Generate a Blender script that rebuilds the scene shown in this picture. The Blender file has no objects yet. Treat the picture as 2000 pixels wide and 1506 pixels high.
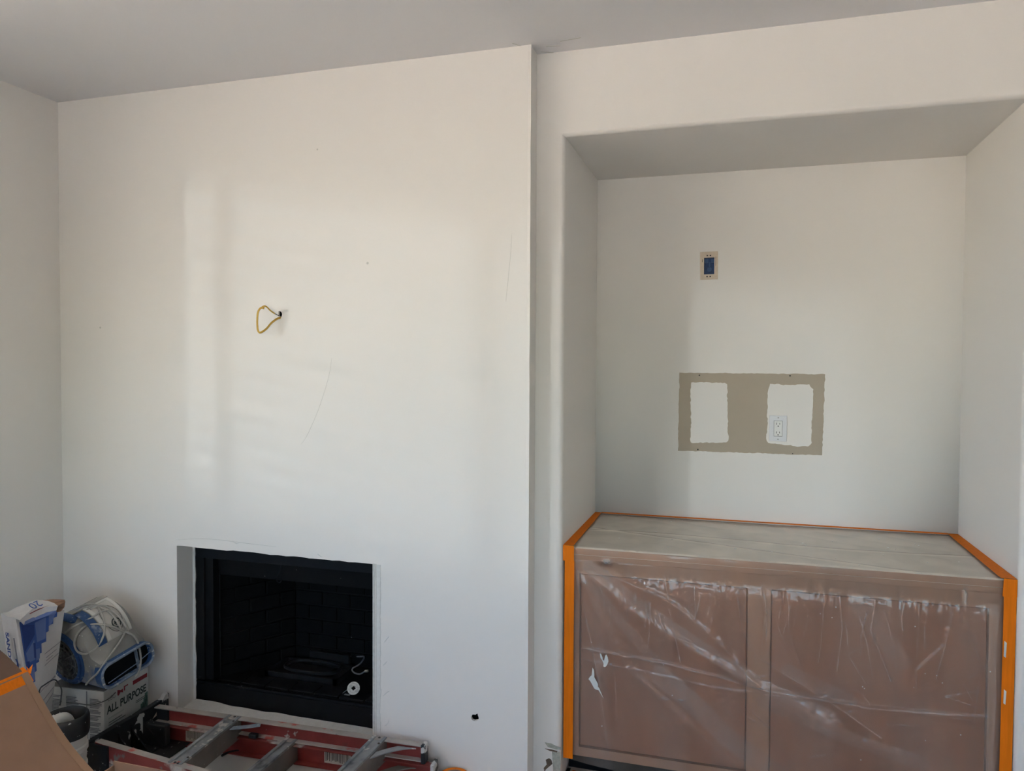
import bpy, bmesh, math, random
from mathutils import Vector, Matrix, noise
from mathutils.geometry import tessellate_polygon

random.seed(7)
scene = bpy.context.scene
COL = scene.collection

# ------------------------------------------------------------------ camera
CAM = Vector((0.738, -2.678, 1.600))
YAW, PITCH, ROLL = 0.2915, -0.0277, 0.0046
FPX = 1466.1
cam_d = bpy.data.cameras.new('camera')
cam_d.sensor_width = 36.0
cam_d.sensor_fit = 'HORIZONTAL'
cam_d.lens = FPX * 36.0 / 2000.0
cam_d.clip_start = 0.02
cam = bpy.data.objects.new('camera', cam_d)
COL.objects.link(cam)
_f = Vector((-math.sin(YAW), math.cos(YAW), 0)); _r = Vector((math.cos(YAW), math.sin(YAW), 0)); _u = Vector((0, 0, 1))
FW = _f * math.cos(PITCH) + _u * math.sin(PITCH)
UP0 = _u * math.cos(PITCH) - _f * math.sin(PITCH)
RT = _r * math.cos(ROLL) + UP0 * math.sin(ROLL)
UP = UP0 * math.cos(ROLL) - _r * math.sin(ROLL)
M = Matrix((RT, UP, -FW)).transposed().to_4x4()
M.translation = CAM
cam.matrix_world = M
scene.camera = cam

def at(u, v, y):
    """point of the place seen at photo pixel (u, v) when it lies at depth coordinate y"""
    d = FW + RT * ((u - 1000) / FPX) + UP * ((753 - v) / FPX)
    return CAM + d * ((y - CAM.y) / d.y)

def atz(u, v, z):
    d = FW + RT * ((u - 1000) / FPX) + UP * ((753 - v) / FPX)
    return CAM + d * ((z - CAM.z) / d.z)

# ------------------------------------------------------------------ world, sun, exposure
world = bpy.data.worlds.new('sky')
scene.world = world
world.use_nodes = True
wn = world.node_tree
bg = wn.nodes['Background']
sky = wn.nodes.new('ShaderNodeTexSky')
sky.sky_type = 'NISHITA'
sky.sun_disc = False
sky.sun_elevation = math.radians(66)
sky.sun_rotation = math.radians(90)
sky.air_density = 1.0
sky.dust_density = 0.7
wn.links.new(sky.outputs['Color'], bg.inputs['Color'])
bg.inputs['Strength'].default_value = 0.30

sun_d = bpy.data.lights.new('sun', 'SUN')
sun_d.energy = 9.5
sun_d.angle = 0.009
sun_d.color = (1.0, 0.94, 0.85)
sun = bpy.data.objects.new('sun', sun_d)
COL.objects.link(sun)
sun.rotation_euler = (0, math.radians(24), 0)      # from the far side of the house, over its roof

# added sun lamp, standing for low daylight off unseen glazing beyond the left window
ref_d = bpy.data.lights.new('reflected_sunlight', 'SUN')
ref_d.energy = 0.088
ref_d.angle = math.radians(1.5)
ref_d.color = (0.84, 0.93, 1.0)
ref = bpy.data.objects.new('reflected_sunlight', ref_d)
COL.objects.link(ref)
ref.rotation_euler = Vector((0.63, 1.0, -0.115)).to_track_quat('-Z', 'Y').to_euler()

# portals: help the renderer find the sky through the two window openings
def portal(name, loc, rot, sx, sy):
    d = bpy.data.lights.new(name, 'AREA')
    d.shape = 'RECTANGLE'; d.size = sx; d.size_y = sy
    d.cycles.is_portal = True
    o = bpy.data.objects.new(name, d)
    o.location = loc; o.rotation_euler = rot
    COL.objects.link(o)
WIN_Y0, WIN_Y1, WIN_Z0, WIN_Z1 = -5.0, -1.0, 1.0, 2.68       # sliding door in the left wall
RW_X0, RW_X1, RW_Z0, RW_Z1 = -1.0, 3.6, 1.2, 2.3               # window in the wall behind the camera
portal('portal_left', (-2.32, (WIN_Y0 + WIN_Y1) / 2, (WIN_Z0 + WIN_Z1) / 2), (0, math.radians(-90), 0), WIN_Z1 - WIN_Z0, WIN_Y1 - WIN_Y0)
portal('portal_rear', ((RW_X0 + RW_X1) / 2, -6.62, (RW_Z0 + RW_Z1) / 2), (math.radians(90), 0, 0), RW_X1 - RW_X0, RW_Z1 - RW_Z0)

vs = scene.view_settings
vs.view_transform = 'Standard'
vs.look = 'None'
vs.exposure = 2.48
vs.gamma = 1.0
vs.use_curve_mapping = False
scene.cycles.use_denoising = True
scene.cycles.max_bounces = 10
scene.cycles.diffuse_bounces = 4
scene.cycles.adaptive_threshold = 0.12
scene.cycles.adaptive_min_samples = 24
scene.cycles.transparent_max_bounces = 16
scene.cycles.sample_clamp_indirect = 6.0

# ------------------------------------------------------------------ materials
MATS = {}
def s2l(c):
    return tuple(((x / 12.92) if x <= 0.04045 else ((x + 0.055) / 1.055) ** 2.4) for x in c)
def rgb(r, g, b):
    return s2l((r / 255, g / 255, b / 255))

def mat(name, col, rough=0.6, metal=0.0, var=0.0, vscale=20.0, splat=None, bump=0.0, bscale=200.0, spec=0.5, stretch=None, detail=4):
    """principled material; var = noise variation of the colour, splat = list of (colour, scale, threshold, softness)"""
    if name in MATS:
        return MATS[name]
    m = bpy.data.materials.new(name)
    m.use_nodes = True
    nt = m.node_tree
    bs = nt.nodes['Principled BSDF']
    bs.inputs['Roughness'].default_value = rough
    bs.inputs['Metallic'].default_value = metal
    bs.inputs['Specular IOR Level'].default_value = spec
    tc = nt.nodes.new('ShaderNodeTexCoord')
    src = tc.outputs['Object']
    if stretch:
        mp = nt.nodes.new('ShaderNodeMapping')
        mp.inputs['Scale'].default_value = stretch
        nt.links.new(src, mp.inputs['Vector']); src = mp.outputs['Vector']
    cur = None
    c4 = (*col, 1)
    if var > 0:
        n = nt.nodes.new('ShaderNodeTexNoise'); n.inputs['Scale'].default_value = vscale; n.inputs['Detail'].default_value = detail
        nt.links.new(src, n.inputs['Vector'])
        r = nt.nodes.new('ShaderNodeValToRGB')
        r.color_ramp.elements[0].position = 0.3; r.color_ramp.elements[1].position = 0.7
        r.color_ramp.elements[0].color = (*[max(0, x * (1 - var)) for x in col], 1)
        r.color_ramp.elements[1].color = (*[min(1, x * (1 + var)) for x in col], 1)
        nt.links.new(n.outputs['Fac'], r.inputs['Fac'])
        cur = r.outputs['Color']
    for k, (sc, scale, thr, soft) in enumerate(splat or []):
        n = nt.nodes.new('ShaderNodeTexNoise'); n.inputs['Scale'].default_value = scale; n.inputs['Detail'].default_value = 5
        mp = nt.nodes.new('ShaderNodeMapping'); mp.inputs['Location'].default_value = (3.1 * k, 1.7 * k, 2.3 * k)
        nt.links.new(src, mp.inputs['Vector']); nt.links.new(mp.outputs['Vector'], n.inputs['Vector'])
        r = nt.nodes.new('ShaderNodeValToRGB')
        r.color_ramp.elements[0].position = thr; r.color_ramp.elements[1].position = min(1, thr + soft)
        nt.links.new(n.outputs['Fac'], r.inputs['Fac'])
        mx = nt.nodes.new('ShaderNodeMix'); mx.data_type = 'RGBA'
        nt.links.new(r.outputs['Color'], mx.inputs['Factor'])
        if cur is None: mx.inputs['A'].default_value = c4
        else: nt.links.new(cur, mx.inputs['A'])
        mx.inputs['B'].default_value = (*sc, 1)
        cur = mx.outputs['Result']
    if cur is None: bs.inputs['Base Color'].default_value = c4
    else: nt.links.new(cur, bs.inputs['Base Color'])
    if bump > 0:
        n = nt.nodes.new('ShaderNodeTexNoise'); n.inputs['Scale'].default_value = bscale; n.inputs['Detail'].default_value = 3
        nt.links.new(src, n.inputs['Vector'])
        b = nt.nodes.new('ShaderNodeBump'); b.inputs['Strength'].default_value = bump; b.inputs['Distance'].default_value = 0.002
        nt.links.new(n.outputs['Fac'], b.inputs['Height'])
        nt.links.new(b.outputs['Normal'], bs.inputs['Normal'])
    MATS[name] = m
    return m

def paint(name, col, scale=1.4, amp=0.012):
    """matt emulsion: a plain diffuse with a faint roller mottling"""
    m = bpy.data.materials.new(name); m.use_nodes = True
    nt = m.node_tree; nt.nodes.remove(nt.nodes['Principled BSDF'])
    d = nt.nodes.new('ShaderNodeBsdfDiffuse')
    tc = nt.nodes.new('ShaderNodeTexCoord'); n = nt.nodes.new('ShaderNodeTexNoise')
    n.inputs['Scale'].default_value = scale; n.inputs['Detail'].default_value = 1.0
    r = nt.nodes.new('ShaderNodeMix'); r.data_type = 'RGBA'
    r.inputs['A'].default_value = (*[c * (1 - amp) for c in col], 1); r.inputs['B'].default_value = (*[c * (1 + amp) for c in col], 1)
    nt.links.new(tc.outputs['Object'], n.inputs['Vector']); nt.links.new(n.outputs['Fac'], r.inputs['Factor'])
    nt.links.new(r.outputs['Result'], d.inputs['Color']); nt.links.new(d.outputs[0], nt.nodes['Material Output'].inputs['Surface'])
    MATS[name] = m
    return m
WALL_C = (0.84, 0.805, 0.765)
m_wall = paint('wall_paint', WALL_C)
m_ceil = paint('ceiling_paint', (0.84, 0.825, 0.83), 1.0, 0.01)
m_floor = mat('floor_concrete', (0.60, 0.53, 0.46), 0.7, var=0.10, vscale=7)
m_rosin = mat('floor_paper', (0.50, 0.485, 0.465), 0.8, var=0.06, vscale=9)
m_tan = mat('old_tan_paint', rgb(178, 165, 147), 0.6, var=0.02, vscale=10)
m_raw = mat('raw_drywall', (0.62, 0.60, 0.56), 0.8, var=0.08, vscale=60, bump=0.5, bscale=180)
m_plaster = mat('plaster', (0.74, 0.73, 0.70), 0.8, var=0.05, vscale=50, bump=0.4, bscale=150)
m_greenboard = mat('drywall_core', (0.42, 0.42, 0.36), 0.85, var=0.2, vscale=80)
m_brownpaper = mat('torn_paper', (0.16, 0.11, 0.075), 0.85, var=0.2, vscale=60)
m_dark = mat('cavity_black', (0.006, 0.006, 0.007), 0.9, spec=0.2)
m_fire = mat('fireplace_black', (0.0035, 0.0035, 0.004), 0.55, var=0.2, vscale=30, splat=[((0.25, 0.25, 0.24), 90, 0.735, 0.02)], spec=0.2)
m_fire_blue = mat('fireplace_face_black', (0.004, 0.005, 0.0075), 0.5, splat=[((0.4, 0.4, 0.4), 70, 0.75, 0.01)], spec=0.2)
m_brick = mat('refractory_black', (0.0022, 0.0022, 0.0024), 0.85, var=0.3, vscale=40, spec=0.2)
m_hearth = mat('hearth_black', (0.005, 0.005, 0.0058), 0.6, var=0.3, vscale=40, splat=[((0.35, 0.35, 0.34), 75, 0.70, 0.03)], spec=0.2)
m_soot = mat('burner_grey', (0.010, 0.010, 0.011), 0.6, var=0.4, vscale=25, spec=0.2)
m_pipe = mat('gas_pipe_grey', (0.30, 0.30, 0.31), 0.4, 0.6)
m_brass = mat('fitting_metal', (0.70, 0.66, 0.55), 0.35, 0.8)
m_alu_disc = mat('escutcheon_metal', (0.55, 0.56, 0.53), 0.5, 0.3, var=0.25, vscale=120)
m_yellow = mat('yellow_cable', rgb(205, 165, 70), 0.45)
m_blackpl = mat('black_plastic', (0.02, 0.02, 0.022), 0.5)
m_orange = mat('orange_tape', rgb(234, 122, 16), 0.6, var=0.08, vscale=8, stretch=(12, 12, 1), spec=0.15)
m_bluebox = mat('blue_box', rgb(22, 66, 122), 0.5, var=0.2, vscale=60)
m_bluebox2 = mat('blue_box_light', rgb(52, 92, 146), 0.5)
m_mudring = mat('device_plate_cream', rgb(214, 197, 178), 0.55, var=0.05, vscale=90)
m_outletw = mat('outlet_white', (0.74, 0.74, 0.76), 0.35)
m_outletw2 = mat('outlet_insert', (0.80, 0.79, 0.77), 0.3)
m_slot = mat('slot_dark', (0.03, 0.028, 0.026), 0.7)
m_screw = mat('screw_metal', (0.40, 0.39, 0.37), 0.45, 0.5)

# ------------------------------------------------------------------ mesh helpers
MW = {}
class MB:
    def __init__(s): s.v = []; s.f = []
    def add(s, vs, fs, T=None):
        o = len(s.v)
        s.v += [tuple((T @ Vector(p)) if T else Vector(p)) for p in vs]
        s.f += [tuple(i + o for i in f) for f in fs]
        return s
    def box(s, a, b, T=None):
        x0, y0, z0 = a; x1, y1, z1 = b
        return s.add([(x0,y0,z0),(x1,y0,z0),(x1,y1,z0),(x0,y1,z0),(x0,y0,z1),(x1,y0,z1),(x1,y1,z1),(x0,y1,z1)],
              [(0,3,2,1),(4,5,6,7),(0,1,5,4),(1,2,6,5),(2,3,7,6),(3,0,4,7)], T)
    def hexa(s, p):   # eight corners, bottom ring then top ring
        return s.add(p, [(0,3,2,1),(4,5,6,7),(0,1,5,4),(1,2,6,5),(2,3,7,6),(3,0,4,7)])
    def plate(s, pts, off, holes=()):
        """polygon (with holes) given as 3d points, thickened by the vector off"""
        off = Vector(off)
        loops = [[Vector(p) for p in pts]] + [[Vector(p) for p in h] for h in holes]
        tris = tessellate_polygon(loops)
        allv = [p for l in loops for p in l]; n = len(allv)
        nrm = Vector((0, 0, 0))
        for t in tris:
            a, b, c = [allv[i] for i in t]; nrm += (b - a).cross(c - a)
        fs = []
        for t in tris:
            a, b, c = [allv[i] for i in t]
            up = (b - a).cross(c - a).dot(off) > 0
            t1 = tuple(t) if up else tuple(reversed(t))
            fs.append(tuple(i + n for i in t1)); fs.append(tuple(reversed(t1)))
        o = 0
        for l in loops:
            k = len(l)
            for i in range(k):
                j = (i + 1) % k
                fs.append((o + i, o + j, o + j + n, o + i + n))
            o += k
        return s.add([tuple(p) for p in allv] + [tuple(p + off) for p in allv], fs)
    def tube(s, pts, r, n=8, cap=True, flat=1.0):
        pts = [Vector(p) for p in pts]; rings = []
        rr = r if isinstance(r, (list, tuple)) else [r] * len(pts)
        t0 = (pts[1] - pts[0]).normalized()
        a = t0.orthogonal().normalized()
        for i, p in enumerate(pts):
            t = (pts[min(i + 1, len(pts) - 1)] - pts[max(i - 1, 0)])
            if t.length < 1e-9: t = t0
            t = t.normalized()
            a = (a - t * a.dot(t))
            a = a.normalized() if a.length > 1e-6 else t.orthogonal().normalized()
            b = t.cross(a)
            rings.append([p + a * (rr[i] * math.cos(2*math.pi*k/n)) + b * (rr[i] * flat * math.sin(2*math.pi*k/n)) for k in range(n)])
        vs = [q for ring in rings for q in ring]; fs = []
        for i in range(len(pts) - 1):
            for k in range(n):
                k2 = (k + 1) % n
                fs.append((i*n+k, i*n+k2, (i+1)*n+k2, (i+1)*n+k))
        if cap:
            fs.append(tuple(reversed(range(n)))); fs.append(tuple((len(pts)-1)*n + k for k in range(n)))
        return s.add(vs, fs)
    def lathe(s, prof, n=24, T=None, cap=True):
        """profile of (radius, height) about local z"""
        vs = []; fs = []
        for r, h in prof:
            vs += [(r*math.cos(2*math.pi*k/n), r*math.sin(2*math.pi*k/n), h) for k in range(n)]
        for i in range(len(prof)-1):
            for k in range(n):
                k2 = (k+1) % n
                fs.append((i*n+k, i*n+k2, (i+1)*n+k2, (i+1)*n+k))
        if cap:
            fs.append(tuple(reversed(range(n)))); fs.append(tuple((len(prof)-1)*n+k for k in range(n)))
        return s.add(vs, fs, T)
    def grid(s, fn, nu, nv):
        vs = [fn(i/nu, j/nv) for j in range(nv+1) for i in range(nu+1)]
        fs = [(j*(nu+1)+i, j*(nu+1)+i+1, (j+1)*(nu+1)+i+1, (j+1)*(nu+1)+i) for j in range(nv) for i in range(nu)]
        return s.add(vs, fs)
    def build(s, name, m, parent=None, world=True, bevel=0.0, smooth=False, segs=2, solid=0.0, angle=40, merge=False):
        me = bpy.data.meshes.new(name)
        vs = [Vector(p) for p in s.v]
        if parent is not None and world:
            inv = MW[parent].inverted()
            vs = [inv @ p for p in vs]
        me.from_pydata([tuple(p) for p in vs], [], s.f)
        bm = bmesh.new(); bm.from_mesh(me)
        if merge: bmesh.ops.remove_doubles(bm, verts=bm.verts, dist=1e-5)
        if solid:
            bmesh.ops.solidify(bm, geom=bm.faces[:], thickness=solid)
        bmesh.ops.recalc_face_normals(bm, faces=bm.faces)
        if bevel > 0:
            es = [e for e in bm.edges if len(e.link_faces) == 2 and e.calc_face_angle(0) > 0.5]
            bmesh.ops.bevel(bm, geom=es, offset=bevel, segments=segs, profile=0.5, affect='EDGES', clamp_overlap=True)
        if smooth:
            for f in bm.faces: f.smooth = True
            for e in bm.edges:
                if len(e.link_faces) == 2 and e.calc_face_angle(0) > math.radians(angle): e.smooth = False
        bm.to_mesh(me); bm.free()
        me.materials.append(m)
        o = bpy.data.objects.new(name, me)
        COL.objects.link(o)
        if parent is not None:
            o.parent = parent
            MW[o] = MW[parent]
        else:
            MW[o] = Matrix.Identity(4)
        return o

def tag(o, label=None, cat=None, group=None, kind=None):
    if label: o['label'] = label
    if cat: o['category'] = cat
    if group: o['group'] = group
    if kind: o['kind'] = kind
    return o
def thing(name, loc, label, cat, group=None, rot=(0, 0, 0), scale=1.0):
    o = bpy.data.objects.new(name, None)
    o.empty_display_size = 0.05
    COL.objects.link(o)
    o.location = loc; o.rotation_euler = rot
    from mathutils import Euler
    o.scale = (scale, scale, scale)
    m4 = Euler(rot).to_matrix().to_4x4() @ Matrix.Scale(scale, 4); m4.translation = Vector(loc)
    MW[o] = m4
    return tag(o, label, cat, group)
def dup(src, parent, T):
    """another object on the same mesh"""
    o = bpy.data.objects.new(src.name.split('.')[0], src.data)
    COL.objects.link(o); o.parent = parent; o.matrix_local = T
    MW[o] = MW[parent] @ T
    return o
def curve_pts(pts, n=6):
    """Catmull-Rom through the points"""
    pts = [Vector(p) for p in pts]; out = []
    for i in range(len(pts)-1):
        p0 = pts[max(i-1, 0)]; p1 = pts[i]; p2 = pts[i+1]; p3 = pts[min(i+2, len(pts)-1)]
        for k in range(n):
            t = k / n
            out.append(0.5*((2*p1) + (p2-p0)*t + (2*p0-5*p1+4*p2-p3)*t*t + (3*p1-p0-3*p2+p3)*t**3))
    out.append(pts[-1]); return out
def letters(body, size, origin, ex, ey, m, parent, name='lettering', lift=0.0006, shear=0.0, world=True, bold=0.0, sx=1.0):
    """flat print: text laid on a surface spanned by ex (reading direction) and ey (up)"""
    c = bpy.data.curves.new('t', 'FONT'); c.body = body; c.size = size; c.extrude = 0.0; c.shear = shear; c.offset = bold
    t = bpy.data.objects.new('t', c); COL.objects.link(t)
    bpy.context.view_layer.update()
    me = bpy.data.meshes.new_from_object(t.evaluated_get(bpy.context.evaluated_depsgraph_get()))
    ex = Vector(ex).normalized(); ey = Vector(ey).normalized(); nz = ex.cross(ey).normalized()
    mb = MB()
    mb.add([Vector(origin) + ex*(v.co.x*sx) + ey*v.co.y + nz*lift for v in me.vertices], [tuple(p.vertices) for p in me.polygons])
    COL.objects.unlink(t); bpy.data.objects.remove(t); bpy.data.curves.remove(c); bpy.data.meshes.remove(me)
    return mb.build(name, m, parent, world=world)

# ================================================================== SETTING
XL, XR = -2.2055, 5.2
H = 2.770
D1, D2 = 0.092, 0.794
NX0, NX1 = 0.107, 1.617
ZS = 2.457
YREAR = -6.6

st = lambda o: tag(o, kind='structure')
# floor and ceiling slabs
st(MB().box((XL, YREAR, -0.15), (XR, 1.2, 0.0)).build('floor', m_floor))
st(MB().box((XL - 0.25, YREAR - 0.25, H), (XR + 0.25, 1.2, H + 0.25)).build('ceiling', m_ceil))
# left wall with the sliding-door opening
mb = MB()
mb.plate([(XL, 1.2, 0), (XL, YREAR, 0), (XL, YREAR, H), (XL, 1.2, H)], (-0.2, 0, 0),
         holes=[[(XL, WIN_Y1, WIN_Z0), (XL, WIN_Y0, WIN_Z0), (XL, WIN_Y0, WIN_Z1), (XL, WIN_Y1, WIN_Z1)]])
st(mb.build('wall_left', m_wall))
st(MB().box((XR, YREAR, 0), (XR + 0.2, 1.2, H)).build('wall_right', m_wall))
mb = MB()
mb.plate([(XL, YREAR, 0), (XR, YREAR, 0), (XR, YREAR, H), (XL, YREAR, H)], (0, -0.2, 0),
         holes=[[(RW_X0, YREAR, RW_Z0), (RW_X1, YREAR, RW_Z0), (RW_X1, YREAR, RW_Z1), (RW_X0, YREAR, RW_Z1)]])
st(mb.build('wall_rear', m_wall))

# ---- chimney breast: one solid with the fireplace recess, a knocked-out hole and the cable hole
FX0, FX1, FZ0, FZ1 = -1.578, -0.640, 0.076, 0.806
def blob(cx, cz, r, n, seed, jag=0.3, sx=1.0, sz=1.0):
    rnd = random.Random(seed)
    return [(cx + sx*r*(1+jag*(rnd.random()-0.5))*math.cos(2*math.pi*k/n), 0.0, cz + sz*r*(1+jag*(rnd.random()-0.5))*math.sin(2*math.pi*k/n)) for k in range(n)]
HOLE = [tuple(at(u, v, 0.0)) for u, v in [(919.5, 1401), (922.5, 1395.5), (929, 1396), (932.5, 1393.5), (934, 1399), (935.5, 1404), (932, 1407), (926, 1408.5), (921.5, 1406)]]
CAB = [tuple(at(u, v, 0.0)) for u, v in [(544, 608), (547, 607.3), (550.5, 611), (551, 615), (549.6, 619), (546, 620), (544, 616)]]
fr = []
def jag_line(a, b, n, amp, seed):
    rnd = random.Random(seed); a = Vector(a); b = Vector(b); out = []
    for i in range(n):
        p = a.lerp(b, i/n)
        if i: p = p + Vector((rnd.uniform(-amp, amp), 0, rnd.uniform(-amp, amp)))
        out.append(tuple(p))
    return out
FR = (jag_line((FX0, 0, FZ0), (FX1, 0, FZ0), 8, 0.002, 1) + [(FX1, 0, FZ0)] +
      jag_line((FX1, 0, FZ0 + 0.001), (FX1, 0, FZ1), 6, 0.0, 2) + jag_line((FX1, 0, FZ1), (FX0, 0, FZ1 + 0.004), 26, 0.0022, 3) + [(FX0, 0, FZ1 + 0.004)])
mb = MB()
outer = [(XL, 0, 0), (0, 0, 0), (0, 0, H), (XL, 0, H)]
loops = [[Vector(p) for p in l] for l in (outer, FR, HOLE, CAB)]
tris = tessellate_polygon(loops)
allv = [p for l in loops for p in l]
mb.add([tuple(p) for p in allv], [tuple(t) for t in tris])
o = len(outer)
for l, dep in ((FR, 0.105), (HOLE, 0.012), (CAB, 0.012)):
    k = len(l)
    mb.add([tuple(p) for p in l] + [(p[0], p[1] + dep, p[2]) for p in l], [(i, (i+1) % k, (i+1) % k + k, i + k) for i in range(k)])
mb.add([(0, 0, 0), (0, 0, H), (0, 1.2, H), (0, 1.2, 0)], [(0, 1, 2, 3)])
mb.add([(XL, 1.2, 0), (0, 1.2, 0), (0, 1.2, H), (XL, 1.2, H)], [(0, 1, 2, 3)])
wall_chimney = st(mb.build('wall_chimney', m_wall))
# dark framing cavity behind the knocked-out holes
MB().box((-0.26, 0.05, 0.19), (-0.15, 0.055, 0.31)).build('cavity_backing', m_dark, wall_chimney)
# crooked corner bead along the open edge of the breast
mb = MB()
pts = []
n = 60
for i in range(n):
    z0, z1 = H * i / n, H * (i + 1) / n
    w0 = 0.0025 + 0.0012 * noise.noise((0, 0, z0 * 9)); w1 = 0.0025 + 0.0012 * noise.noise((0, 0, z1 * 9))
    mb.add([(-0.010, -0.0004, z0), (w0, -0.0022, z0), (0.002, 0.006, z0), (-0.010, -0.0004, z1), (w1, -0.0022, z1), (0.002, 0.006, z1)],
           [(0, 1, 4, 3), (1, 2, 5, 4)])
mb.build('corner_bead', m_wall, wall_chimney, merge=True, smooth=True)

# ---- wall with the niche, bull-nosed edges
mb = MB()
U = [(0, D1, 0), (NX0, D1, 0), (NX0, D1, ZS), (NX1, D1, ZS), (NX1, D1, 0), (XR, D1, 0), (XR, D1, H), (0, D1, H)]
bm = bmesh.new()
V = {}
def bv(p):
    p = tuple(round(x, 5) for x in p)
    if p not in V: V[p] = bm.verts.new(p)
    return V[p]
def bf(*ps): return bm.faces.new([bv(p) for p in ps])
bf((0, D1, 0), (NX0, D1, 0), (NX0, D1, ZS), (0, D1, ZS))
bf((0, D1, ZS), (NX0, D1, ZS), (NX1, D1, ZS), (XR, D1, ZS), (XR, D1, H), (0, D1, H))
bf((NX1, D1, 0), (XR, D1, 0), (XR, D1, ZS), (NX1, D1, ZS))
bf((NX0, D1, 0), (NX0, D2, 0), (NX0, D2, ZS), (NX0, D1, ZS))
bf((NX1, D1, 0), (NX1, D1, ZS), (NX1, D2, ZS), (NX1, D2, 0))
bf((NX0, D1, ZS), (NX0, D2, ZS), (NX1, D2, ZS), (NX1, D1, ZS))
# back of the niche with the device-box opening
BX0, BX1, BZ0, BZ1 = 0.590, 0.634, 2.007, 2.081
xs = [NX0, BX0, BX1, NX1]; zs_ = [0, BZ0, BZ1, ZS]
for i in range(3):
    for j in range(3):
        if i == 1 and j == 1: continue
        bf((xs[i], D2, zs_[j]), (xs[i+1], D2, zs_[j]), (xs[i+1], D2, zs_[j+1]), (xs[i], D2, zs_[j+1]))
bf((XR, D1, 0), (XR, 1.2, 0), (XR, 1.2, H), (XR, D1, H), (XR, D1, ZS))
bf((0, 1.2, 0), (0, 1.2, H), (XR, 1.2, H), (XR, 1.2, 0))
bmesh.ops.recalc_face_normals(bm, faces=bm.faces)
bm.edges.ensure_lookup_table()
sel = []
for e in bm.edges:
    a, b = e.verts[0].co, e.verts[1].co
    if abs(a.y - D1) < 1e-4 and abs(b.y - D1) < 1e-4 and len(e.link_faces) == 2:
        if abs(a.x - b.x) < 1e-4 and (abs(a.x - NX0) < 1e-4 or abs(a.x - NX1) < 1e-4) and max(a.z, b.z) <= ZS + 1e-4: sel.append(e)
        elif abs(a.z - ZS) < 1e-4 and abs(b.z - ZS) < 1e-4 and min(a.x, b.x) > NX0 - 1e-3 and max(a.x, b.x) < NX1 + 1e-3: sel.append(e)
bmesh.ops.bevel(bm, geom=sel, offset=0.022, segments=7, profile=0.5, affect='EDGES')
for f in bm.faces: f.smooth = True
for e in bm.edges:
    if len(e.link_faces) == 2 and e.calc_face_angle(0) > math.radians(32): e.smooth = False
me = bpy.data.meshes.new('wall_niche'); bm.to_mesh(me); bm.free(); me.materials.append(m_wall)
wall_niche = bpy.data.objects.new('wall_niche', me); COL.objects.link(wall_niche); MW[wall_niche] = Matrix.Identity(4); st(wall_niche)

# ---- door / window frames in the openings (out of view, they shape the daylight)
m_frame = mat('window_frame_white', (0.75, 0.74, 0.72), 0.4)
mg = bpy.data.materials.new('window_glass'); mg.use_nodes = True
_nt = mg.node_tree; _nt.nodes.remove(_nt.nodes['Principled BSDF'])
_t = _nt.nodes.new('ShaderNodeBsdfTransparent'); _g = _nt.nodes.new('ShaderNodeBsdfGlossy'); _g.inputs['Roughness'].default_value = 0.02
_x = _nt.nodes.new('ShaderNodeMixShader'); _x.inputs[0].default_value = 0.06
_t.inputs['Color'].default_value = (0.93, 0.95, 0.95, 1)
_nt.links.new(_t.outputs[0], _x.inputs[1]); _nt.links.new(_g.outputs[0], _x.inputs[2]); _nt.links.new(_x.outputs[0], _nt.nodes['Material Output'].inputs['Surface'])
w1 = bpy.data.objects.new('window_1', None); COL.objects.link(w1); w1.location = (XL - 0.1, (WIN_Y0+WIN_Y1)/2, WIN_Z0); MW[w1] = Matrix.Translation(w1.location); st(w1)
for y, hw_ in ((WIN_Y0 + 0.03, 0.03), (-3.4, 0.03), (-1.55, 0.025), (WIN_Y1 - 0.145, 0.055), (WIN_Y1 - 0.02, 0.02)):
    MB().box((XL-0.13, y-hw_, WIN_Z0), (XL-0.07, y+hw_, WIN_Z1)).build('stile', m_frame, w1, bevel=0.004)
for z in (WIN_Z0 + 0.04, WIN_Z1 - 0.03):
    MB().box((XL-0.13, WIN_Y0+0.06, z-0.03), (XL-0.07, WIN_Y1-0.06, z+0.03)).build('rail', m_frame, w1, bevel=0.004)
ymid = -1.55
for a, b in ((WIN_Y0+0.06, ymid-0.03), (ymid+0.03, WIN_Y1-0.06)):
    MB().box((XL-0.103, a, WIN_Z0+0.07), (XL-0.098, b, WIN_Z1-0.06)).build('pane', mg, w1)
for k in range(17):      # open venetian blind
    zc_ = WIN_Z0 + 0.10 + k * 0.092
    MB().hexa([(XL-0.055, WIN_Y0+0.05, zc_ + 0.016), (XL-0.010, WIN_Y0+0.05, zc_ - 0.016), (XL-0.010, WIN_Y1-0.20, zc_ - 0.016), (XL-0.055, WIN_Y1-0.20, zc_ + 0.016),
               (XL-0.055, WIN_Y0+0.05, zc_ + 0.018), (XL-0.010, WIN_Y0+0.05, zc_ - 0.014), (XL-0.010, WIN_Y1-0.20, zc_ - 0.014), (XL-0.055, WIN_Y1-0.20, zc_ + 0.018)]).build('blind_slat', m_frame, w1)
w2 = bpy.data.objects.new('window_2', None); COL.objects.link(w2); w2.location = ((RW_X0+RW_X1)/2, YREAR-0.1, RW_Z0); MW[w2] = Matrix.Translation(w2.location); st(w2)
for x in (RW_X0 + 0.03, (RW_X0+RW_X1)/2, RW_X1 - 0.03):
    MB().box((x-0.03, YREAR-0.13, RW_Z0), (x+0.03, YREAR-0.07, RW_Z1)).build('stile', m_frame, w2, bevel=0.004)
for z in (RW_Z0 + 0.03, RW_Z1 - 0.03):
    MB().box((RW_X0+0.06, YREAR-0.13, z-0.03), (RW_X1-0.06, YREAR-0.07, z+0.03)).build('rail', m_frame, w2, bevel=0.004)
xm = (RW_X0+RW_X1)/2
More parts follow.
